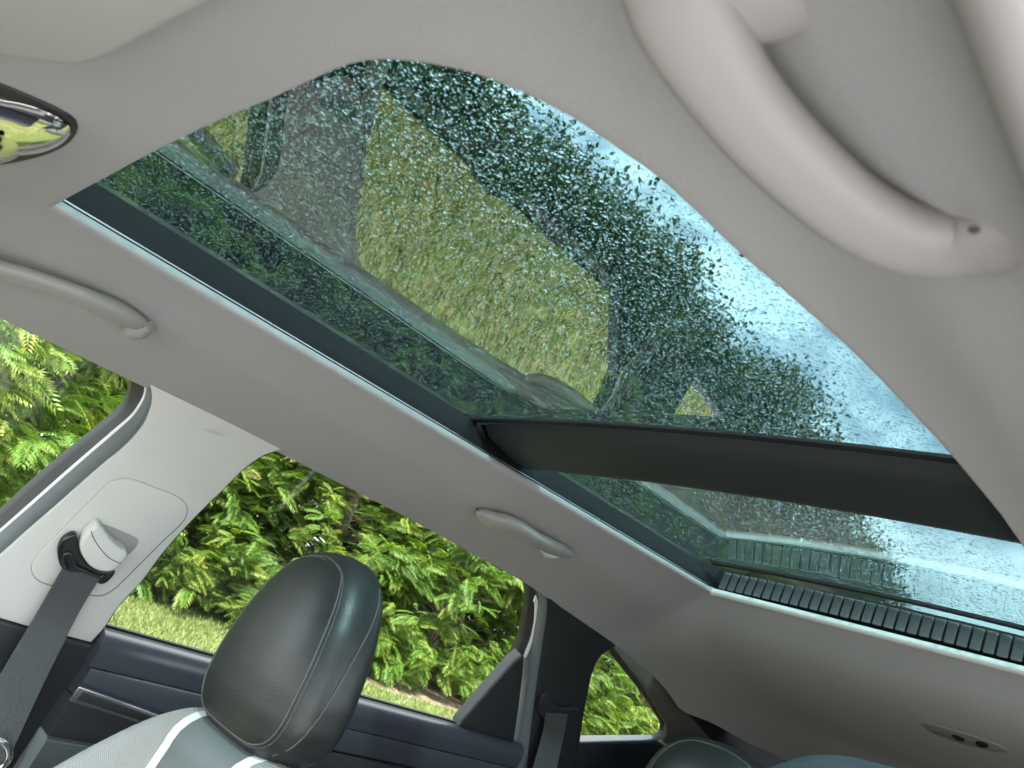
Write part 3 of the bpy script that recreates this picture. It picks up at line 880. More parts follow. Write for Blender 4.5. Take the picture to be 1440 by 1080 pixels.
# crossbar between the two panes
prof = [(y_ + 0.058, z_) for y_, z_ in [(0.786, 0.312), (0.789, 0.302), (0.797, 0.291), (0.815, 0.281), (0.845, 0.274), (0.88, 0.271), (0.898, 0.273), (0.905, 0.281), (0.906, 0.312)]]
xs = np.linspace(-0.420, 0.46, 40)
V, Fc = [], []
for i, x in enumerate(xs):
    e = min(1.0, (x + 0.425) / 0.022)
    e = math.sqrt(max(0.0, 1 - (1 - e) ** 2)) * 0.75 + 0.25
    cr = glass_z(x) - (ZC + 0.318)
    for (y, z) in prof:
        V.append((x, 0.904 + (y - 0.904) * (0.8 + 0.2 * e), ZC + cr + 0.314 + (z - 0.314) * e))
P = len(prof)
for i in range(len(xs) - 1):
    for k in range(P):
        k2 = (k + 1) % P
        Fc.append((i * P + k, i * P + k2, (i + 1) * P + k2, (i + 1) * P + k))
Fc.append(list(range(P))); Fc.append(list(range((len(xs) - 1) * P, len(xs) * P)))
mesh_obj('crossbar', V, Fc, MT['bar'], sun_frame, sharp=50)
def xstrip(name, y0, y1, dz, th, mat, parent, xa=-0.47, xb=0.47, n=30):
    V, Fc = [], []
    for i in range(n):
        x = xa + (xb - xa) * i / (n - 1); z = glass_z(x) + dz
        V += [(x, y0, z), (x, y1, z), (x, y1, z - th), (x, y0, z - th)]
    for i in range(n - 1):
        for k in range(4):
            k2 = (k + 1) % 4
            Fc.append((i * 4 + k, i * 4 + k2, (i + 1) * 4 + k2, (i + 1) * 4 + k))
    Fc.append((0, 1, 2, 3)); Fc.append(tuple(range((n - 1) * 4, n * 4)))
    return mesh_obj(name, V, Fc, mat, parent, sharp=30)
xstrip('rubber_seal', 0.826, 0.842, -0.001, 0.004, MT['rubber'], sun_frame)
xstrip('rubber_seal', 1.628, 1.650, -0.001, 0.006, MT['rubber'], sun_frame, -0.40, 0.42)
xstrip('filler_strip', 0.851, 0.939, 0.001, 0.006, MT['rubber'], sun_frame, -0.53, 0.53)
# ribbed screen across the back of the opening, each rib a piece
rib_me = None
for i in range(36):
    x = XL + 0.012 + 0.022 * (i + 0.5)
    if rib_me is None:
        o = boxes('rib', [((0, 0, 0), (0.0185, 0.006, 0.044))], MT['ribs'], sun_frame, 0.0025); rib_me = o.data
    else:
        o = bpy.data.objects.new('rib', rib_me); link(o, sun_frame)
    o.location = (x, YR + 0.008, ZC + 0.283 + 0.6 * (glass_z(x) - ZC - 0.318))
    o.rotation_euler = (math.radians(-14), 0, 0)
boxes('screen_back', [((0.005, YR + 0.016, ZC + 0.286), (0.80, 0.004, 0.05))], MT['rubber'], sun_frame)
pth = [np.array([x, YR - 0.001, liner_z(x, YR) + 0.006]) for x in np.linspace(XL + 0.004, 0.39, 30)]
sweep('rear_edge_trim', pth, 0.010, 0.0085, (0, 0, 1), MT['pale'], sun_frame, 12)

# ---- outer roof skin and cant rails (keep the daylight out around the glass)
def rect_ring(x0, x1, y0, y1, zf, n=20):
    P = []
    for t in np.linspace(0, 1, n, endpoint=False): P.append((x0 + (x1 - x0) * t, y0))
    for t in np.linspace(0, 1, n, endpoint=False): P.append((x1, y0 + (y1 - y0) * t))
    for t in np.linspace(0, 1, n, endpoint=False): P.append((x1 + (x0 - x1) * t, y1))
    for t in np.linspace(0, 1, n, endpoint=False): P.append((x0, y1 + (y0 - y1) * t))
    return [(a, b, zf(a, b)) for a, b in P]
rs = [rect_ring(-0.532, 0.532, -0.032, 1.762, lambda a, b: glass_z(a) + 0.001),
      rect_ring(-0.56, 0.56, -0.10, 1.82, lambda a, b: ZC + 0.315),
      rect_ring(-0.62, 0.62, -0.30, 2.2, lambda a, b: ZC + 0.275 - 0.10 * (b < 0) - 0.06 * (b > 2)),
      rect_ring(-0.655, 0.655, -0.42, 2.45, lambda a, b: ZC + 0.20 - 0.10 * (b < 0) - 0.10 * (b > 2.3)),
      rect_ring(-0.66, 0.66, -0.43, 2.46, lambda a, b: ZC + 0.155 - 0.08 * (b < -.4) - 0.12 * (b > 2.3))]
V = [p for r_ in rs for p in r_]; Fc = []
m4 = len(rs[0])
for k in range(len(rs) - 1):
    for i in range(m4):
        j = (i + 1) % m4
        Fc.append((k * m4 + i, k * m4 + j, (k + 1) * m4 + j, (k + 1) * m4 + i))
mesh_obj('roof_skin', V, Fc, MT['paint'], car, sharp=60)

# ---- passenger side: light centre pillar
BL = [(204, 529), (212, 545), (214, 558), (212, 573), (200, 600), (173, 630), (140, 657), (86, 705), (40, 745), (0, 781), (-60, 834)]
BR = [(413, 634), (400, 633), (388, 635), (367, 643), (340, 663), (313, 690), (280, 722), (233, 773), (200, 817), (167, 853), (147, 883), (128, 904)]
seam = [(204, 524), (250, 548), (300, 574), (350, 600), (400, 626), (415, 634)]
pil = [tuple(p) for p in catmull(BR, 40)] + [(93, 895), (42, 882), (0, 870), (-60, 855)] + [tuple(p) for p in catmull(BL, 40)][::-1] + [tuple(p) for p in catmull(seam, 12)][1:-1]
b_pillar = side_plate('centre_pillar_trim', pil, 0.004, 0.035, MT['cream'], car, 0.010)
plate_pix = [(44, 800), (48, 787), (64, 769), (105, 727), (147, 685), (160, 676), (177, 673), (194, 677), (220, 687), (248, 698), (260, 708), (263, 718), (257, 734), (228, 762), (196, 794), (168, 822), (152, 834), (136, 838), (105, 832), (77, 825), (52, 815)]
def offset_pix(pix, d):
    P = catmull(pix, 90, True); t = np.roll(P, -1, 0) - np.roll(P, 1, 0); nn = np.stack([t[:, 1], -t[:, 0]], 1); nn /= np.linalg.norm(nn, axis=1)[:, None]
    c = P.mean(0)
    if ((P - c) * nn).sum() < 0: nn = -nn
    return [tuple(q) for q in P + nn * d]
side_plate('plate_gap', offset_pix(plate_pix, 0.8), 0.0046, 0.003, MT['seal'], b_pillar, 0)
side_plate('adjuster_plate', plate_pix, 0.0062, 0.004, MT['cream'], b_pillar, 0.0016, n=90)
# sunk thumb recess beside the belt cap
side_plate('adjuster_recess', [(136, 739), (148, 738), (165, 744), (190, 755), (195, 761), (192, 769), (182, 779), (172, 783), (150, 760)], 0.0068, 0.003, MT['handle'], b_pillar, 0.001, n=40)
# embossed word on the pillar
tcv = bpy.data.curves.new('airbag_lettering', 'FONT'); tcv.body = 'AIRBAG'; tcv.size = 0.0105; tcv.extrude = 0.0009; tcv.align_x = 'CENTER'; tcv.align_y = 'CENTER'
to = bpy.data.objects.new('tmp_text', tcv); COL.objects.link(to)
dg = bpy.context.evaluated_depsgraph_get(); dg.update()
tme = bpy.data.meshes.new_from_object(to.evaluated_get(dg)); bpy.data.objects.remove(to)
tme.materials.clear(); tme.materials.append(MT['cream'])
tob = bpy.data.objects.new('airbag_lettering', tme); COL.objects.link(tob); tob.parent = b_pillar
pa = at_side(302, 608, 0.0048); pb = at_side(330, 617, 0.0048)
tx = Vector(pb - pa).normalized(); tz = Vector(SIDE_N); ty = tz.cross(tx)
Mt = Matrix.Identity(4)
for i in range(3): Mt[i][0], Mt[i][1], Mt[i][2], Mt[i][3] = tx[i], ty[i], tz[i], pa[i]
tob.matrix_local = Mt

# lower dark trim of the centre pillar
low = [(128, 906), (140, 912), (118, 955), (90, 1010), (58, 1080), (40, 1130), (-160, 1130), (-160, 832), (-60, 857), (0, 872), (42, 884), (93, 897)]
side_plate('lower_pillar_trim', low, 0.001, 0.03, MT['black'], car, 0.006)
# front door: window frame, weather strip, glass
gA = [(160, 508), (177, 518), (184, 530), (185, 541), (182, 553), (176, 567), (163, 583), (140, 603), (67, 663), (7, 717), (-70, 785)]
gB = [(186, 516), (199, 530), (203, 545), (201, 556), (196, 566), (184, 583), (160, 604), (95, 660), (34, 714), (0, 744), (-60, 797)]
gC = [(190, 519), (202, 532), (206, 546), (204, 558), (199, 569), (187, 586), (163, 608), (98, 664), (38, 717), (0, 750), (-60, 803)]
front_door = side_ribbon('front_door_frame', gA, gB, -0.030, -0.012, MT['rubber'], car, 60, 0.02)
side_ribbon('door_edge', gB, gC, -0.0118, -0.010, MT['paint'], front_door, 60, 0.006)
side_ribbon('weather_strip', gC, BL, -0.008, -0.001, MT['seal'], front_door, 60, 0.02, 0.006)
fw = [(-160, 860), (-160, 380), (0, 436), (110, 484), (165, 508), (182, 520), (190, 545), (182, 570), (140, 608), (-60, 790)]
side_plate('window_pane', fw, -0.032, 0.004, MT['sideglass'], front_door, 0)

# rear door: pane, belt ledge panel, sail panel, frame
rear_door_pts = None
belt = lambda y: at_side(147, 886)[2] + (at_side(643, 1021)[2] - at_side(147, 886)[2]) * (y - at_side(147, 886)[1]) / (at_side(643, 1021)[1] - at_side(147, 886)[1])
def belt_profile(name, prof, y0, y1, mat, parent, n=30, yb=None):
    V, Fc = [], []
    P = len(prof)
    for i in range(n):
        y = y0 + (y1 - y0) * i / (n - 1); zb = belt(y)
        for ins, dz in prof:
            z = zb + dz
            x = SIDE_P[0] + SK * (z - SIDE_P[2]) + ins * math.sqrt(1 + SK * SK)
            V.append((x, y, z))
    for i in range(n - 1):
        for k in range(P):
            k2 = (k + 1) % P
            Fc.append((i * P + k, i * P + k2, (i + 1) * P + k2, (i + 1) * P + k))
    Fc.append(list(range(P))); Fc.append(list(range((n - 1) * P, n * P)))
    return mesh_obj(name, V, Fc, mat, parent, sharp=40)
yb0 = at_side(140, 900)[1] - 0.006; yb1 = at_side(722, 1047)[1] + 0.01
ledge = [(-0.034, -0.004), (-0.02, 0.001), (0.004, 0.003), (0.020, -0.002), (0.030, -0.013), (0.035, -0.03), (0.036, -0.052), (-0.04, -0.052)]
rear_door = belt_profile('rear_door_panel', ledge, yb0, yb1, MT['navy'], car)
belt_profile('upper_panel', [(0.0345, -0.054), (0.037, -0.058), (0.040, -0.098), (0.036, -0.100), (-0.04, -0.10), (-0.04, -0.054)], yb0 + .004, yb1, MT['navy'], rear_door)
belt_profile('armrest_panel', [(0.036, -0.102), (0.044, -0.105), (0.050, -0.16), (0.046, -0.165), (-0.04, -0.165), (-0.04, -0.102)], yb0 + .002, yb1, MT['black'], rear_door)
belt_profile('cloth_insert', [(0.044, -0.167), (0.05, -0.172), (0.052, -0.24), (0.045, -0.243), (-0.04, -0.243), (-0.04, -0.167)], yb0 + .002, yb1, MT['cloth'], rear_door)
belt_profile('lower_panel', [(0.045, -0.245), (0.058, -0.25), (0.07, -0.33), (0.07, -0.75), (-0.04, -0.75), (-0.04, -0.245)], yb0, yb1, MT['black'], rear_door)
belt_profile('window_sill_seal', [(-0.034, 0.001), (-0.030, 0.006), (-0.026, 0.004), (-0.026, -0.004), (-0.034, -0.004)], yb0 + .004, yb1 - .02, MT['rubber'], rear_door)
# handle recess with a bright frame
hf = [(111, 966), (215, 1003), (260, 1020), (232, 1030), (190, 1015), (98, 986)]
side_plate('handle_frame', hf, 0.0545, 0.006, MT['satin'], rear_door, 0.001)
side_plate('handle_recess', [(117, 973), (215, 1008), (250, 1021), (232, 1026), (190, 1011), (108, 984)], 0.0552, 0.004, MT['rubber'], rear_door, 0.0005)
rw = [(120, 930), (147, 880), (200, 812), (280, 716), (340, 655), (380, 628), (415, 626), (470, 655), (560, 705), (745, 810), (752, 850), (740, 905), (700, 960), (640, 1030)]
side_plate('window_pane', rw, -0.031, 0.004, MT['sideglass'], rear_door, 0)
side_plate('window_edge', [(138, 893), (147, 883), (167, 853), (200, 817), (233, 773), (280, 722), (313, 690), (340, 663), (367, 643), (388, 635), (400, 633), (413, 634), (430, 640), (413, 630), (395, 626), (360, 637), (310, 680), (275, 715), (228, 766), (190, 817), (140, 880)], -0.012, 0.024, MT['rubber'], rear_door, 0)
sail = [(645, 1022), (652, 1012), (690, 968), (722, 932), (734, 922), (738, 924), (736, 950), (730, 1000), (723, 1048), (700, 1043)]
side_plate('sail_panel', sail, 0.006, 0.03, MT['black'], rear_door, 0.006)
rA = [(737, 812), (742, 826), (743, 845), (740, 868), (735, 893), (724, 920), (716, 945)]
rB = [(748, 818), (753, 832), (754, 850), (751, 872), (745, 898), (736, 922), (728, 955)]
side_ribbon('frame_edge', rA, rB, -0.028, -0.012, MT['rubber'], rear_door, 30, 0.02)
rC = [(751, 846), (753, 852), (752, 870), (747, 896), (740, 915), (737, 922)]
rD = [(754, 838), (757, 850), (755, 872), (750, 898), (743, 918), (738, 926)]
side_ribbon('door_edge', rC, rD, -0.010, -0.009, MT['paint'], rear_door, 24, 0.004)
rE = [(748, 822), (758, 836), (758, 856), (753, 890), (746, 930), (738, 980), (728, 1045), (722, 1095)]
rF = [(757, 826), (768, 838), (769, 858), (765, 890), (759, 930), (752, 980), (744, 1045), (739, 1095)]
rG = [(764, 830), (777, 843), (779, 860), (776, 890), (771, 930), (764, 980), (757, 1045), (752, 1095)]
side_ribbon('weather_strip', rE, rF, -0.004, 0.004, MT['seal'], rear_door, 40, 0.025, 0.005)
side_ribbon('weather_strip', rF, rG, 0.003, 0.006, MT['black'], rear_door, 40, 0.025, 0.004)

# black rear pillar, quarter window, rear trim
cp = [(768, 834), (800, 852), (840, 880), (866, 904), (869, 910), (860, 914), (848, 921), (840, 932), (833, 950), (828, 975), (822, 1005), (817, 1040), (813, 1075), (810, 1110), (745, 1110), (752, 1060), (760, 990), (768, 930), (775, 880), (775, 855)]
c_pillar = side_plate('rear_pillar_trim', cp, 0.010, 0.05, MT['black'], car, 0.006)
qw = [(857, 914), (842, 930), (834, 955), (826, 1000), (815, 1042), (870, 1046), (922, 1042), (936, 1028), (930, 1010), (898, 962), (870, 918)]
quarter = side_plate('quarter_window', qw, -0.020, 0.004, MT['sideglass'], car, 0)
qi = [(857, 917), (897, 967), (921, 1003), (930, 1017), (931, 1029), (921, 1037), (905, 1039), (870, 1040), (817, 1040)]
qo = [(862, 911), (903, 964), (927, 1001), (937, 1016), (938, 1032), (925, 1043), (906, 1045), (870, 1045), (812, 1046)]
side_ribbon('window_edge', qi, qo, -0.016, -0.002, MT['rubber'], quarter, 50, 0.012)
dp = [(862, 910), (872, 908), (900, 930), (935, 962), (965, 1000), (1000, 1040), (1010, 1070), (955, 1062), (938, 1048), (938, 1020), (926, 1000), (903, 963)]
side_plate('rear_corner_trim', dp, 0.002, 0.03, plastic('brown_grey_trim', (0.12, 0.11, 0.095), 0.6), car, 0.004)
ql = [(812, 1045), (870, 1044), (925, 1043), (945, 1058), (965, 1078), (985, 1120), (806, 1120)]
side_plate('quarter_ledge', ql, 0.006, 0.03, MT['navy'], car, 0.010)

# ---- grab handles
def grab_handle(pts, lifts, rx, ry, seg=14, label=None):
    pts = catmull(pts, 36); lf = np.interp(np.linspace(0, 1, 36), np.linspace(0, 1, len(lifts)), lifts)
    P = [at_liner(u, v, l) for (u, v), l in zip(pts, lf)]
    rx = np.interp(np.linspace(0, 1, 36), np.linspace(0, 1, len(rx)), rx); ry = np.interp(np.linspace(0, 1, 36), np.linspace(0, 1, len(ry)), ry)
    rx[0] *= .55; rx[-1] *= .55; ry[0] *= .5; ry[-1] *= .5
    o = sweep('grab_handle', P, rx, ry, (0.55, 0, -0.83), MT['handle'], car, seg, 2.6)
    if label: o['label'] = label
    return o
h1 = grab_handle([(-150, 352), (-110, 352), (-70, 362), (-20, 374), (40, 390), (100, 411), (150, 432), (180, 446), (204, 458)], [0.012, 0.02, 0.03, 0.034, 0.034, 0.034, 0.030, 0.020, 0.010],
                 [.012, .015, .014, .0125, .012, .0125, .014, .016, .011], [.008, .010, .010, .009, .009, .009, .010, .012, .008], label='long grey handle above the front passenger window')
f1 = [at_liner(u, v, 0.010) for u, v in [(172, 462), (185, 464), (200, 463), (212, 458)]]
sweep('handle_foot', f1, [.004, .011, .012, .006], [.006, .014, .014, .008], (0.55, 0, -0.83), MT['handle'], h1, 14)
h2 = grab_handle([(670, 719), (680, 724), (694, 731), (712, 736), (730, 744), (752, 757), (775, 769), (790, 776), (804, 780)], [0.012, 0.022, 0.032, 0.040, 0.042, 0.042, 0.038, 0.026, 0.012],
                 [.008, .016, .021, .019, .017, .016, .017, .018, .010], [.006, .011, .013, .012, .011, .011, .012, .013, .008], label='grey handle above the rear side window')
f2 = [at_liner(u, v, 0.034) for u, v in [(763, 772), (770, 776), (779, 779), (788, 781)]]
sweep('screw_cover', f2, [.006, .011, .010, .004], [.006, .012, .010, .004], (0.55, 0, -0.83), MT['cream'], h2, 12)
def dot(name, u, v, lift, r, mat, parent, stretch=1.0):
    c = at_liner(u, v, lift)
    sweep(name, [c + np.array([0.55, 0, -.83]) * t for t in (-.001, .0, .0012)], [r * .9, r, r * .6], [r * .9 * stretch, r * stretch, r * .6], (0, 1, 0), mat, parent, 10)
dot('screw_hole', 671, 716, 0.026, 0.0022, MT['rubber'], h2)
dot('screw_hole', 765, 774, 0.048, 0.0022, MT['rubber'], h2)

# driver's handle, close to the lens
def p3(u, v, z): return at_z(u, v, ZC + z)
hp = [(905, -150, .215), (925, -80, .205), (955, 0, .195), (1000, 85, .19), (1060, 168, .188), (1130, 240, .187), (1200, 298, .187), (1265, 332, .189), (1330, 344, .192), (1385, 336, .194), (1440, 336, .196), (1478, 342, .202)]
P = catmull([p3(*q) for q in hp], 48)
tt = np.linspace(0, 1, 48)
h3 = sweep('grab_handle', P, np.interp(tt, [0, .15, .3, .6, .72, .82, .9, .96, 1], [.013, .017, .0150, .0145, .0150, .0162, .0172, .0165, .011]), np.interp(tt, [0, .2, .6, .9, 1], [.010, .010, .009, .010, .005]), (0.35, 0, -0.94), MT['handle_near'], car, 18, 2.5)
h3['label'] = 'blurred grey grab handle close to the lens, above the driver door'
q = [p3(930, -60, .200), p3(990, -35, .200), p3(1050, -18, .203), p3(1105, -8, .207), p3(1140, -2, .212)]
sweep('handle_foot', catmull(q, 16), np.interp(np.linspace(0, 1, 16), [0, .6, .9, 1], [.017, .019, .015, .009]), .010, (0.35, 0, -0.94), MT['handle_near'], h3, 14)
c = p3(1370, 322, .1815)
sweep('screw_head', [c, c + np.array([0, 0, -.0012])], [.0021, .0016], [.0021, .0016], (0, 1, 0), MT['thread'], h3, 10)
# weather strip and edge of the driver's door opening
pth = [np.array([0.552 + 0.004 * math.sin(y * 1.5), y, ZC + 0.158 - _drear(y) * .8 - _dfront(0.1 - y)]) for y in np.linspace(-0.28, 1.8, 50)]
sweep('weather_strip', pth, 0.012, 0.013, (0, 0, 1), MT['handle_near'], car, 14)

# ---- overhead lamp pod at the front of the lining
pod = [(-70, 112), (-30, 116), (0, 122), (40, 138), (80, 156), (102, 170), (108, 182), (104, 194), (92, 206), (70, 217), (40, 226), (0, 233), (-40, 234), (-90, 228), (-120, 200), (-115, 150)]
pr = [at_liner(u, v, 0.003) for u, v in catmull(pod, 60, True)]
cpod = np.mean(pr, axis=0)
nl = np.array([0.05, 0.12, -0.99]); nl /= np.linalg.norm(nl)
lamp = prism('overhead_lamp', pr, nl, 0.01, MT['rubber'], car, 0.002)
def dome(name, pix, lift, height, mat, parent, rings_=7):
    base = np.array([at_liner(u, v, lift) for u, v in catmull(pix, 40, True)]); c = base.mean(0)
    V, Fc = [], []
    for k in range(rings_):
        a = (k / rings_) * math.pi / 2
        for b_ in base: V.append(c + (b_ - c) * math.cos(a) + nl * height * math.sin(a))
    V.append(c + nl * height); n = len(base)
    for k in range(rings_ - 1):
        for i in range(n):
            j = (i + 1) % n; Fc.append((k * n + i, k * n + j, (k + 1) * n + j, (k + 1) * n + i))
    for i in range(n): Fc.append(((rings_ - 1) * n + i, (rings_ - 1) * n + (i + 1) % n, rings_ * n))
    Fc.append(list(range(n))[::-1])
    return mesh_obj(name, V, Fc, mat, parent, sharp=70)
dome('chrome_shell', [(-40, 132), (0, 137), (40, 148), (78, 163), (98, 178), (99, 190), (85, 203), (60, 212), (20, 216), (-40, 214), (-80, 175)], 0.004, 0.012, MT['chrome'], lamp)
dome('button_ring', [(-30, 178), (0, 178), (22, 184), (35, 200), (30, 216), (10, 227), (-20, 230), (-45, 215), (-48, 195)], 0.010, 0.006, MT['satin'], lamp)
dome('button', [(-26, 186), (0, 185), (18, 191), (27, 203), (22, 214), (6, 221), (-18, 222), (-38, 210), (-40, 196)], 0.0145, 0.004, MT['lens'], lamp)
dome('button_mark', [(-8, 206), (0, 204), (4, 208), (-2, 213), (-8, 212)], 0.0192, 0.0006, MT['rubber'], lamp)
dome('button_mark', [(-8, 194), (-1, 192), (3, 196), (0, 201), (-6, 201)], 0.0192, 0.0006, MT['rubber'], lamp)

# ---- small hook plate at the back of the lining
hk = [(1295, 1018), (1310, 1019), (1340, 1027), (1375, 1038), (1405, 1049), (1418, 1057), (1405, 1058), (1375, 1052), (1340, 1042), (1310, 1030)]
hkp = [at_liner(u, v, 0.002) for u, v in catmull(hk, 50, True)]
nh = np.array([0, -0.5, -0.86]); nh /= np.linalg.norm(nh)
hook = prism('coat_hook_plate', hkp, nh, 0.004, MT['handle'], car, 0.001)
for hx in ([(1338, 1034), (1346, 1035), (1356, 1040), (1354, 1043), (1344, 1040)], [(1372, 1043), (1382, 1044), (1390, 1049), (1384, 1052), (1374, 1049)]):
    prism('hook', [at_liner(u, v, 0.0035) for u, v in catmull(hx, 20, True)], nh, 0.003, MT['rubber'], hook, 0)

# ---- driver side counterparts and lower shell (out of frame; they shape the light)
boxes('floor_pan', [((0, 0.9, 0.42), (1.44, 3.0, 0.06))], MT['carpet'], car)
boxes('dashboard', [((0, -0.75, 0.80), (1.40, 0.45, 0.36))], MT['black'], car, 0.05)
boxes('tailgate_panel', [((0, 2.42, 0.88), (1.56, 0.05, 1.00))], MT['black'], car)
boxes('cargo_cover', [((0, 2.15, 0.95), (1.40, 0.50, 0.02))], MT['black'], car)
side_plate('cargo_side_trim', [(866, 906), (900, 926), (1000, 1000), (1130, 1085), (1150, 1160), (960, 1160), (938, 1060), (942, 1020), (908, 962)], -0.014, 0.03, MT['black'], car, 0)
boxes('driver_rear_door', [((0.70, 1.05, 0.74), (0.08, 0.95, 0.66))], MT['navy'], car, 0.02)
boxes('driver_centre_pillar', [((0.66, 0.50, 1.12), (0.06, 0.16, 0.62))], MT['cream'], car, 0.02)
boxes('driver_rear_pillar', [((0.66, 1.95, 1.12), (0.06, 0.90, 0.62))], MT['black'], car, 0.02)
boxes('driver_quarter_panel', [((0.70, 2.0, 0.62), (0.08, 0.85, 0.42))], MT['black'], car, 0.02)
boxes('passenger_quarter_panel', [((-0.80, 2.0, 0.72), (0.08, 1.05, 0.60))], MT['black'], car, 0.02)
boxes('passenger_front_door', [((-0.75, -0.20, 0.78), (0.10, 0.70, 0.60))], MT['navy'], car, 0.02)

# ================================================================== SEATS
def superloop(w, d, th, p):
    c, s = math.cos(th), math.sin(th)
    return math.copysign(abs(c) ** (2 / p), c) * w, math.copysign(abs(s) ** (2 / p), s) * d

def headrest(cx, cy, z0, z1, parent, mat, lean=0.10, yaw=0.0, kw=1.0):
    """egg-shaped leather headrest: wide near the bottom, narrow rounded top; returns mesh with seams as children"""
    T = [0.0, 0.03, 0.09, 0.2, 0.35, 0.5, 0.65, 0.78, 0.88, 0.95, 0.985, 1.0]
    Wd = [0.060, 0.098, 0.124, 0.136, 0.137, 0.131, 0.121, 0.106, 0.087, 0.062, 0.038, 0.004]
    Dp = [0.032, 0.050, 0.060, 0.064, 0.064, 0.062, 0.059, 0.054, 0.047, 0.037, 0.025, 0.003]
    fw_, fd_ = (lambda t: np.interp(t, T, Wd) * kw), (lambda t: np.interp(t, T, Dp))
    def pt(t, th, grow=1.0):
        x, y = superloop(fw_(t) * grow, fd_(t) * grow, th, 3.0)
        cyy = (t - 0.5) * (z1 - z0) * lean
        y *= (1.0 + 0.10 * math.sin(math.pi * t)) if y < 0 else 0.72
        x2 = x * math.cos(yaw) - y * math.sin(yaw); y2 = x * math.sin(yaw) + y * math.cos(yaw)
        return np.array([cx + x2, cy + cyy + y2, z0 + (z1 - z0) * t])
    ts = np.concatenate([[0, .012, .03, .06], np.linspace(.1, .9, 24), [.93, .955, .975, .988, 0.996, 1.0]])
    S = 56; V, Fc = [], []
    for t in ts:
        for k in range(S): V.append(pt(t, 2 * math.pi * k / S))
    for i in range(len(ts) - 1):
        for k in range(S):
            k2 = (k + 1) % S; Fc.append((i * S + k, i * S + k2, (i + 1) * S + k2, (i + 1) * S + k))
    Fc.append(list(range(S))[::-1]); Fc.append(list(range((len(ts) - 1) * S, len(ts) * S)))
    hr = mesh_obj('headrest', V, Fc, mat, parent, sharp=80)
    # piped seam round the front panel, then the seam of the back gusset
    def seam_line(name, tl, thl, r, m):
        P = catmull([pt(t, math.radians(a), 1.004) for t, a in zip(tl, thl)], 70)
        return sweep(name, P, r, r, (0.3, 0.5, 0.8), m, hr, 8)
    fr = [(.955, 270), (.93, 296), (.88, 309), (.78, 315), (.65, 317), (.5, 318), (.35, 318), (.2, 317), (.12, 313), (.075, 302), (.06, 285), (.06, 255), (.075, 238), (.12, 227), (.2, 223), (.35, 222), (.5, 222), (.65, 223), (.78, 225), (.88, 231), (.93, 244), (.955, 270)]
    seam_line('piping', [a for a, _ in fr], [b for _, b in fr], 0.0014, MT['piping'])
    seam_line('stitching', [max(.045, a * 0.99 - .004) for a, _ in fr], [b + (4.5 if b > 270 else -4.5) for _, b in fr], 0.0008, MT['thread'])
    bk = [(.90, 14), (.82, 6), (.7, 0), (.5, -6), (.3, -12), (.15, -20), (.07, -32)]
    seam_line('piping', [a for a, _ in bk], [b for _, b in bk], 0.0011, MT['piping'])
    seam_line('piping', [a for a, _ in bk], [180 - b for _, b in bk], 0.0011, MT['piping'])
    return hr

def seat(name, cx, cy, zt, label, group, light=True, head_mat='leather', hr=(0.0, 0.0), full=True):
    """front seat: backrest built of bolsters, stripes and centre panel, plus cushion, posts and headrest"""
    s = empty(name, (cx, cy + 0.05, 0.45), label, 'car seat', group)
    def ztop(dx): return zt - 5.2 * max(0.0, abs(dx) - 0.085) ** 2
    def front(dx, z):
        a = abs(dx)
        return cy - (zt - z) * 0.22 - 0.045 * max(0, (a - 0.10) / 0.15) ** 2 * (1 if a < .245 else 1)
    def strip(nm, d0, d1, mat, n=10):
        V, Fc = [], []
        zs = [0.0, .2, .4, .6, .8, .9, 1.0]
        rows = None
        for i in range(n + 1):
            dx = d0 + (d1 - d0) * i / n
            zt_ = ztop(dx); edge = min(1, (0.262 - abs(dx)) / 0.02); edge = max(edge, 0.02)
            col = []
            for q in zs:
                z = (0.60) + (zt_ - 0.05 - 0.60) * q
                col.append((cx + dx, front(dx, z) + 0.03 * (1 - math.sqrt(edge)), z))
            yf = front(dx, zt_ - 0.05)
            for a in np.linspace(0.15, math.pi, 12):
                col.append((cx + dx, yf + 0.055 - 0.055 * math.cos(a), zt_ - 0.05 + 0.05 * math.sin(a)))
            col.append((cx + dx, front(dx, 0.6) + 0.16, 0.60))
            rows = len(col); V += col
        for i in range(n):
            for k in range(rows - 1):
                Fc.append((i * rows + k, (i + 1) * rows + k, (i + 1) * rows + k + 1, i * rows + k + 1))
        Fc.append(list(range(rows))); Fc.append(list(range(n * rows, (n + 1) * rows)))
        return mesh_obj(nm, V, Fc, mat, s, sharp=50)
    strip('bolster', -0.262, -0.0925, MT['perf'], 16); strip('bolster', 0.0925, 0.262, MT['perf'], 16)
    strip('stripe', -0.092, -0.072, MT['stripe'], 3); strip('stripe', 0.072, 0.092, MT['stripe'], 3)
    strip('centre_panel', -0.0715, 0.0715, MT['mid'], 6)
    boxes('cushion', [((cx, cy - 0.42, 0.60), (0.52, 0.52, 0.16))], MT['leather'], s, 0.05)
    for sg in (-1, 1):
        sweep('headrest_post', [np.array([cx + sg * 0.07, cy + 0.075, zt - 0.08]), np.array([cx + sg * 0.07, cy + 0.09, zt + 0.02])], 0.006, 0.006, (0, 1, 0), MT['chrome'], s, 10)
        sweep('post_collar', [np.array([cx + sg * 0.07, cy + 0.078, zt - 0.012]), np.array([cx + sg * 0.07, cy + 0.079, zt + 0.002]), np.array([cx + sg * 0.07, cy + 0.08, zt + 0.005])], [.024, .024, .016], [.016, .016, .011], (0, 1, 0), MT['black'], s, 16)
    headrest(cx, cy + 0.075 + hr[0], zt - 0.012 + hr[1], zt + 0.256 + hr[1], s, MT[head_mat])
    return s
seat('front_seat', -0.362, 0.565, ZC - 0.235, 'passenger seat with black leather headrest and pale perforated backrest beside the window', 'front seats')
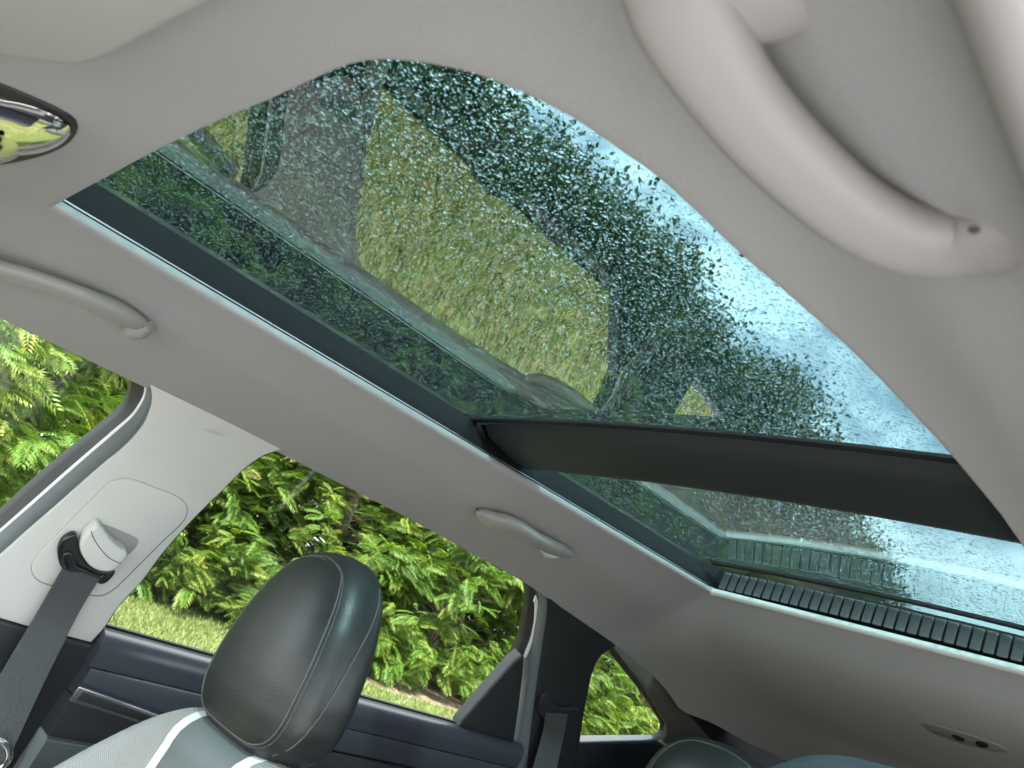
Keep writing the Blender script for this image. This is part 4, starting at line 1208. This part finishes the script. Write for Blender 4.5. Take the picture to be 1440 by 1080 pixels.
seat('front_seat', 0.395, 0.565, ZC - 0.246, 'driver seat, only its rounded headrest top showing at the bottom right', 'front seats', head_mat='leather_lit')
# rear bench: backrest and two headrests show only at the bottom edge
rs_ = empty('rear_seat', (0, 1.75, 0.45), 'dark rear bench, headrest tops peeking up below the back of the roof lining', 'car seat')
boxes('backrest', [((0, 1.78, 0.80), (1.16, 0.14, 0.60))], MT['leather'], rs_, 0.05)
headrest(-0.315, 1.76, ZC - 0.25, ZC - 0.054, rs_, MT['leather'], kw=1.25)
headrest(-0.015, 1.80, ZC - 0.25, ZC - 0.045, rs_, MT['leather'], kw=0.85)
headrest(0.34, 1.76, ZC - 0.25, ZC - 0.052, rs_, MT['leather_lit'], kw=1.0)

# ================================================================== SEAT BELTS
def belt_strip(name, A, B, insets, mat, parent, n=40):
    A = catmull(A, n); B = catmull(B, n); ins = np.interp(np.linspace(0, 1, n), np.linspace(0, 1, len(insets)), insets)
    K = 4; V, Fc = [], []; UV = []
    L = 0; prev = None
    for i in range(n):
        a = at_side(A[i][0], A[i][1], ins[i]); b = at_side(B[i][0], B[i][1], ins[i] + 0.002)
        if prev is not None: L += np.linalg.norm((a + b) / 2 - prev)
        prev = (a + b) / 2
        for k in range(K + 1):
            V.append(a + (b - a) * k / K); UV.append((k / K, L / 0.047 * 0.35))
    for i in range(n):
        for k in range(K + 1):
            V.append(np.array(V[i * (K + 1) + k]) - SIDE_N * 0.0014); UV.append(UV[i * (K + 1) + k])
    W = K + 1; H0 = n * W
    for i in range(n - 1):
        for k in range(K):
            a = i * W + k
            Fc.append((a, a + 1, a + W + 1, a + W)); Fc.append((H0 + a, H0 + a + W, H0 + a + W + 1, H0 + a + 1))
        Fc.append((i * W, (i + 1) * W, H0 + (i + 1) * W, H0 + i * W)); Fc.append((i * W + K, (i + 1) * W + K, H0 + (i + 1) * W + K, H0 + i * W + K))
    o = mesh_obj(name, V, Fc, mat, parent, sharp=40)
    uvl = o.data.uv_layers.new(name='UVMap')
    for l in o.data.loops: uvl.data[l.index].uv = UV[l.vertex_index]
    return o
sb = empty('seat_belt', tuple(at_side(110, 800)), 'grey seat belt hanging from its guide on the light centre pillar', 'seat belt', 'seat belts')
belt_strip('webbing', [(89, 797), (53, 860), (0, 950), (-45, 1030), (-90, 1110)], [(141, 813), (111, 862), (62, 960), (20, 1050), (0, 1095)], [0.020, 0.03, 0.045, 0.06, 0.075], MT['belt'], sb)
loop_pix = [(107, 752), (96, 754), (86, 762), (81, 774), (82, 788), (87, 800), (97, 806), (112, 808), (128, 813), (140, 822), (150, 820), (160, 810), (162, 803), (150, 804), (135, 800), (122, 790), (113, 778), (111, 764)]
side_plate('belt_guide', loop_pix, 0.021, 0.012, plastic('gloss_black', (0.012, 0.012, 0.013), 0.2, 0.05, 5, 400, 0.02), sb, 0.003, n=60)
ring = [at_side(u, v, 0.0235) for u, v in catmull([(94, 800), (89, 790), (91, 780), (99, 779), (103, 788), (107, 797), (120, 803), (134, 809), (142, 812), (146, 808)], 40)]
sweep('guide_rim', ring, 0.0026, 0.0026, tuple(SIDE_N), plastic('gloss_black_rim', (0.02, 0.02, 0.022), 0.15, 0.05, 5, 400, 0.0), sb, 10)
cap = [(114, 764), (120, 754), (128, 746), (136, 739), (143, 742), (152, 755), (164, 768), (178, 777), (178, 785), (170, 793), (160, 803), (150, 805), (138, 803), (126, 796), (117, 784), (113, 773)]
capo = side_plate('belt_cap', cap, 0.033, 0.026, MT['cream'], sb, 0.005, n=60)
cl = [at_side(u, v, 0.0333) for u, v in catmull([(128, 747), (132, 757), (140, 770), (153, 784), (166, 791), (171, 792)], 24)]
sweep('cap_seam', cl, 0.0006, 0.0004, tuple(SIDE_N), MT['thread'], capo, 6)
tg = [at_side(u, v, 0.085) for u, v in catmull([(-14, 1040), (2, 1042), (12, 1052), (13, 1066), (4, 1078), (-12, 1084)], 30)]
sweep('tongue', tg, 0.0045, 0.004, tuple(SIDE_N), MT['chrome'], sb, 12)
rb = empty('seat_belt', tuple(at_side(780, 1000)), 'black rear seat belt hanging on the black rear pillar', 'seat belt', 'seat belts')
belt_strip('webbing', [(767, 1003), (763, 1030), (752, 1070), (742, 1105)], [(799, 1004), (794, 1030), (785, 1070), (776, 1110)], [0.026, 0.032, 0.036, 0.04], MT['belt2'], rb)
side_plate('belt_guide', [(764, 978), (772, 976), (777, 990), (790, 996), (812, 996), (813, 1003), (800, 1012), (784, 1014), (768, 1012), (760, 1004), (758, 992)], 0.022, 0.010, MT['black'], rb, 0.003, n=50)

# ================================================================== SUN VISOR
vp = [(-260, -220), (-220, -40), (-120, 24), (-40, 50), (0, 62), (40, 76), (80, 89), (110, 96), (132, 95), (152, 87), (190, 68), (240, 43), (330, -2), (420, -46), (470, -110), (420, -220), (200, -320)]
vpt = [at_z(u, v, ZC + 0.205 + 0.0) for u, v in catmull(vp, 80, True)]
vpt = [np.array([p[0], p[1], ZC + 0.212 - 0.25 * max(0, 0.06 - p[1])]) for p in vpt]
vis = prism('sun_visor', vpt, (0, 0, -1), 0.016, MT['visor'], None, 0.006, 4)
tag(vis, 'pale blurred sun visor folded up in the top left corner', 'sun visor')
lab = [at_z(u, v, ZC + 0.2105) for u, v in [(-46, -40), (10, -36), (20, -6), (22, 2), (12, 8), (-5, 10), (-40, 4)]]
lab = [np.array([p[0], p[1], ZC + 0.2116 - 0.25 * max(0, 0.06 - p[1])]) for p in lab]
prism('warning_label', lab, (0, 0, -1), 0.0005, MT['yellow'], vis, 0)
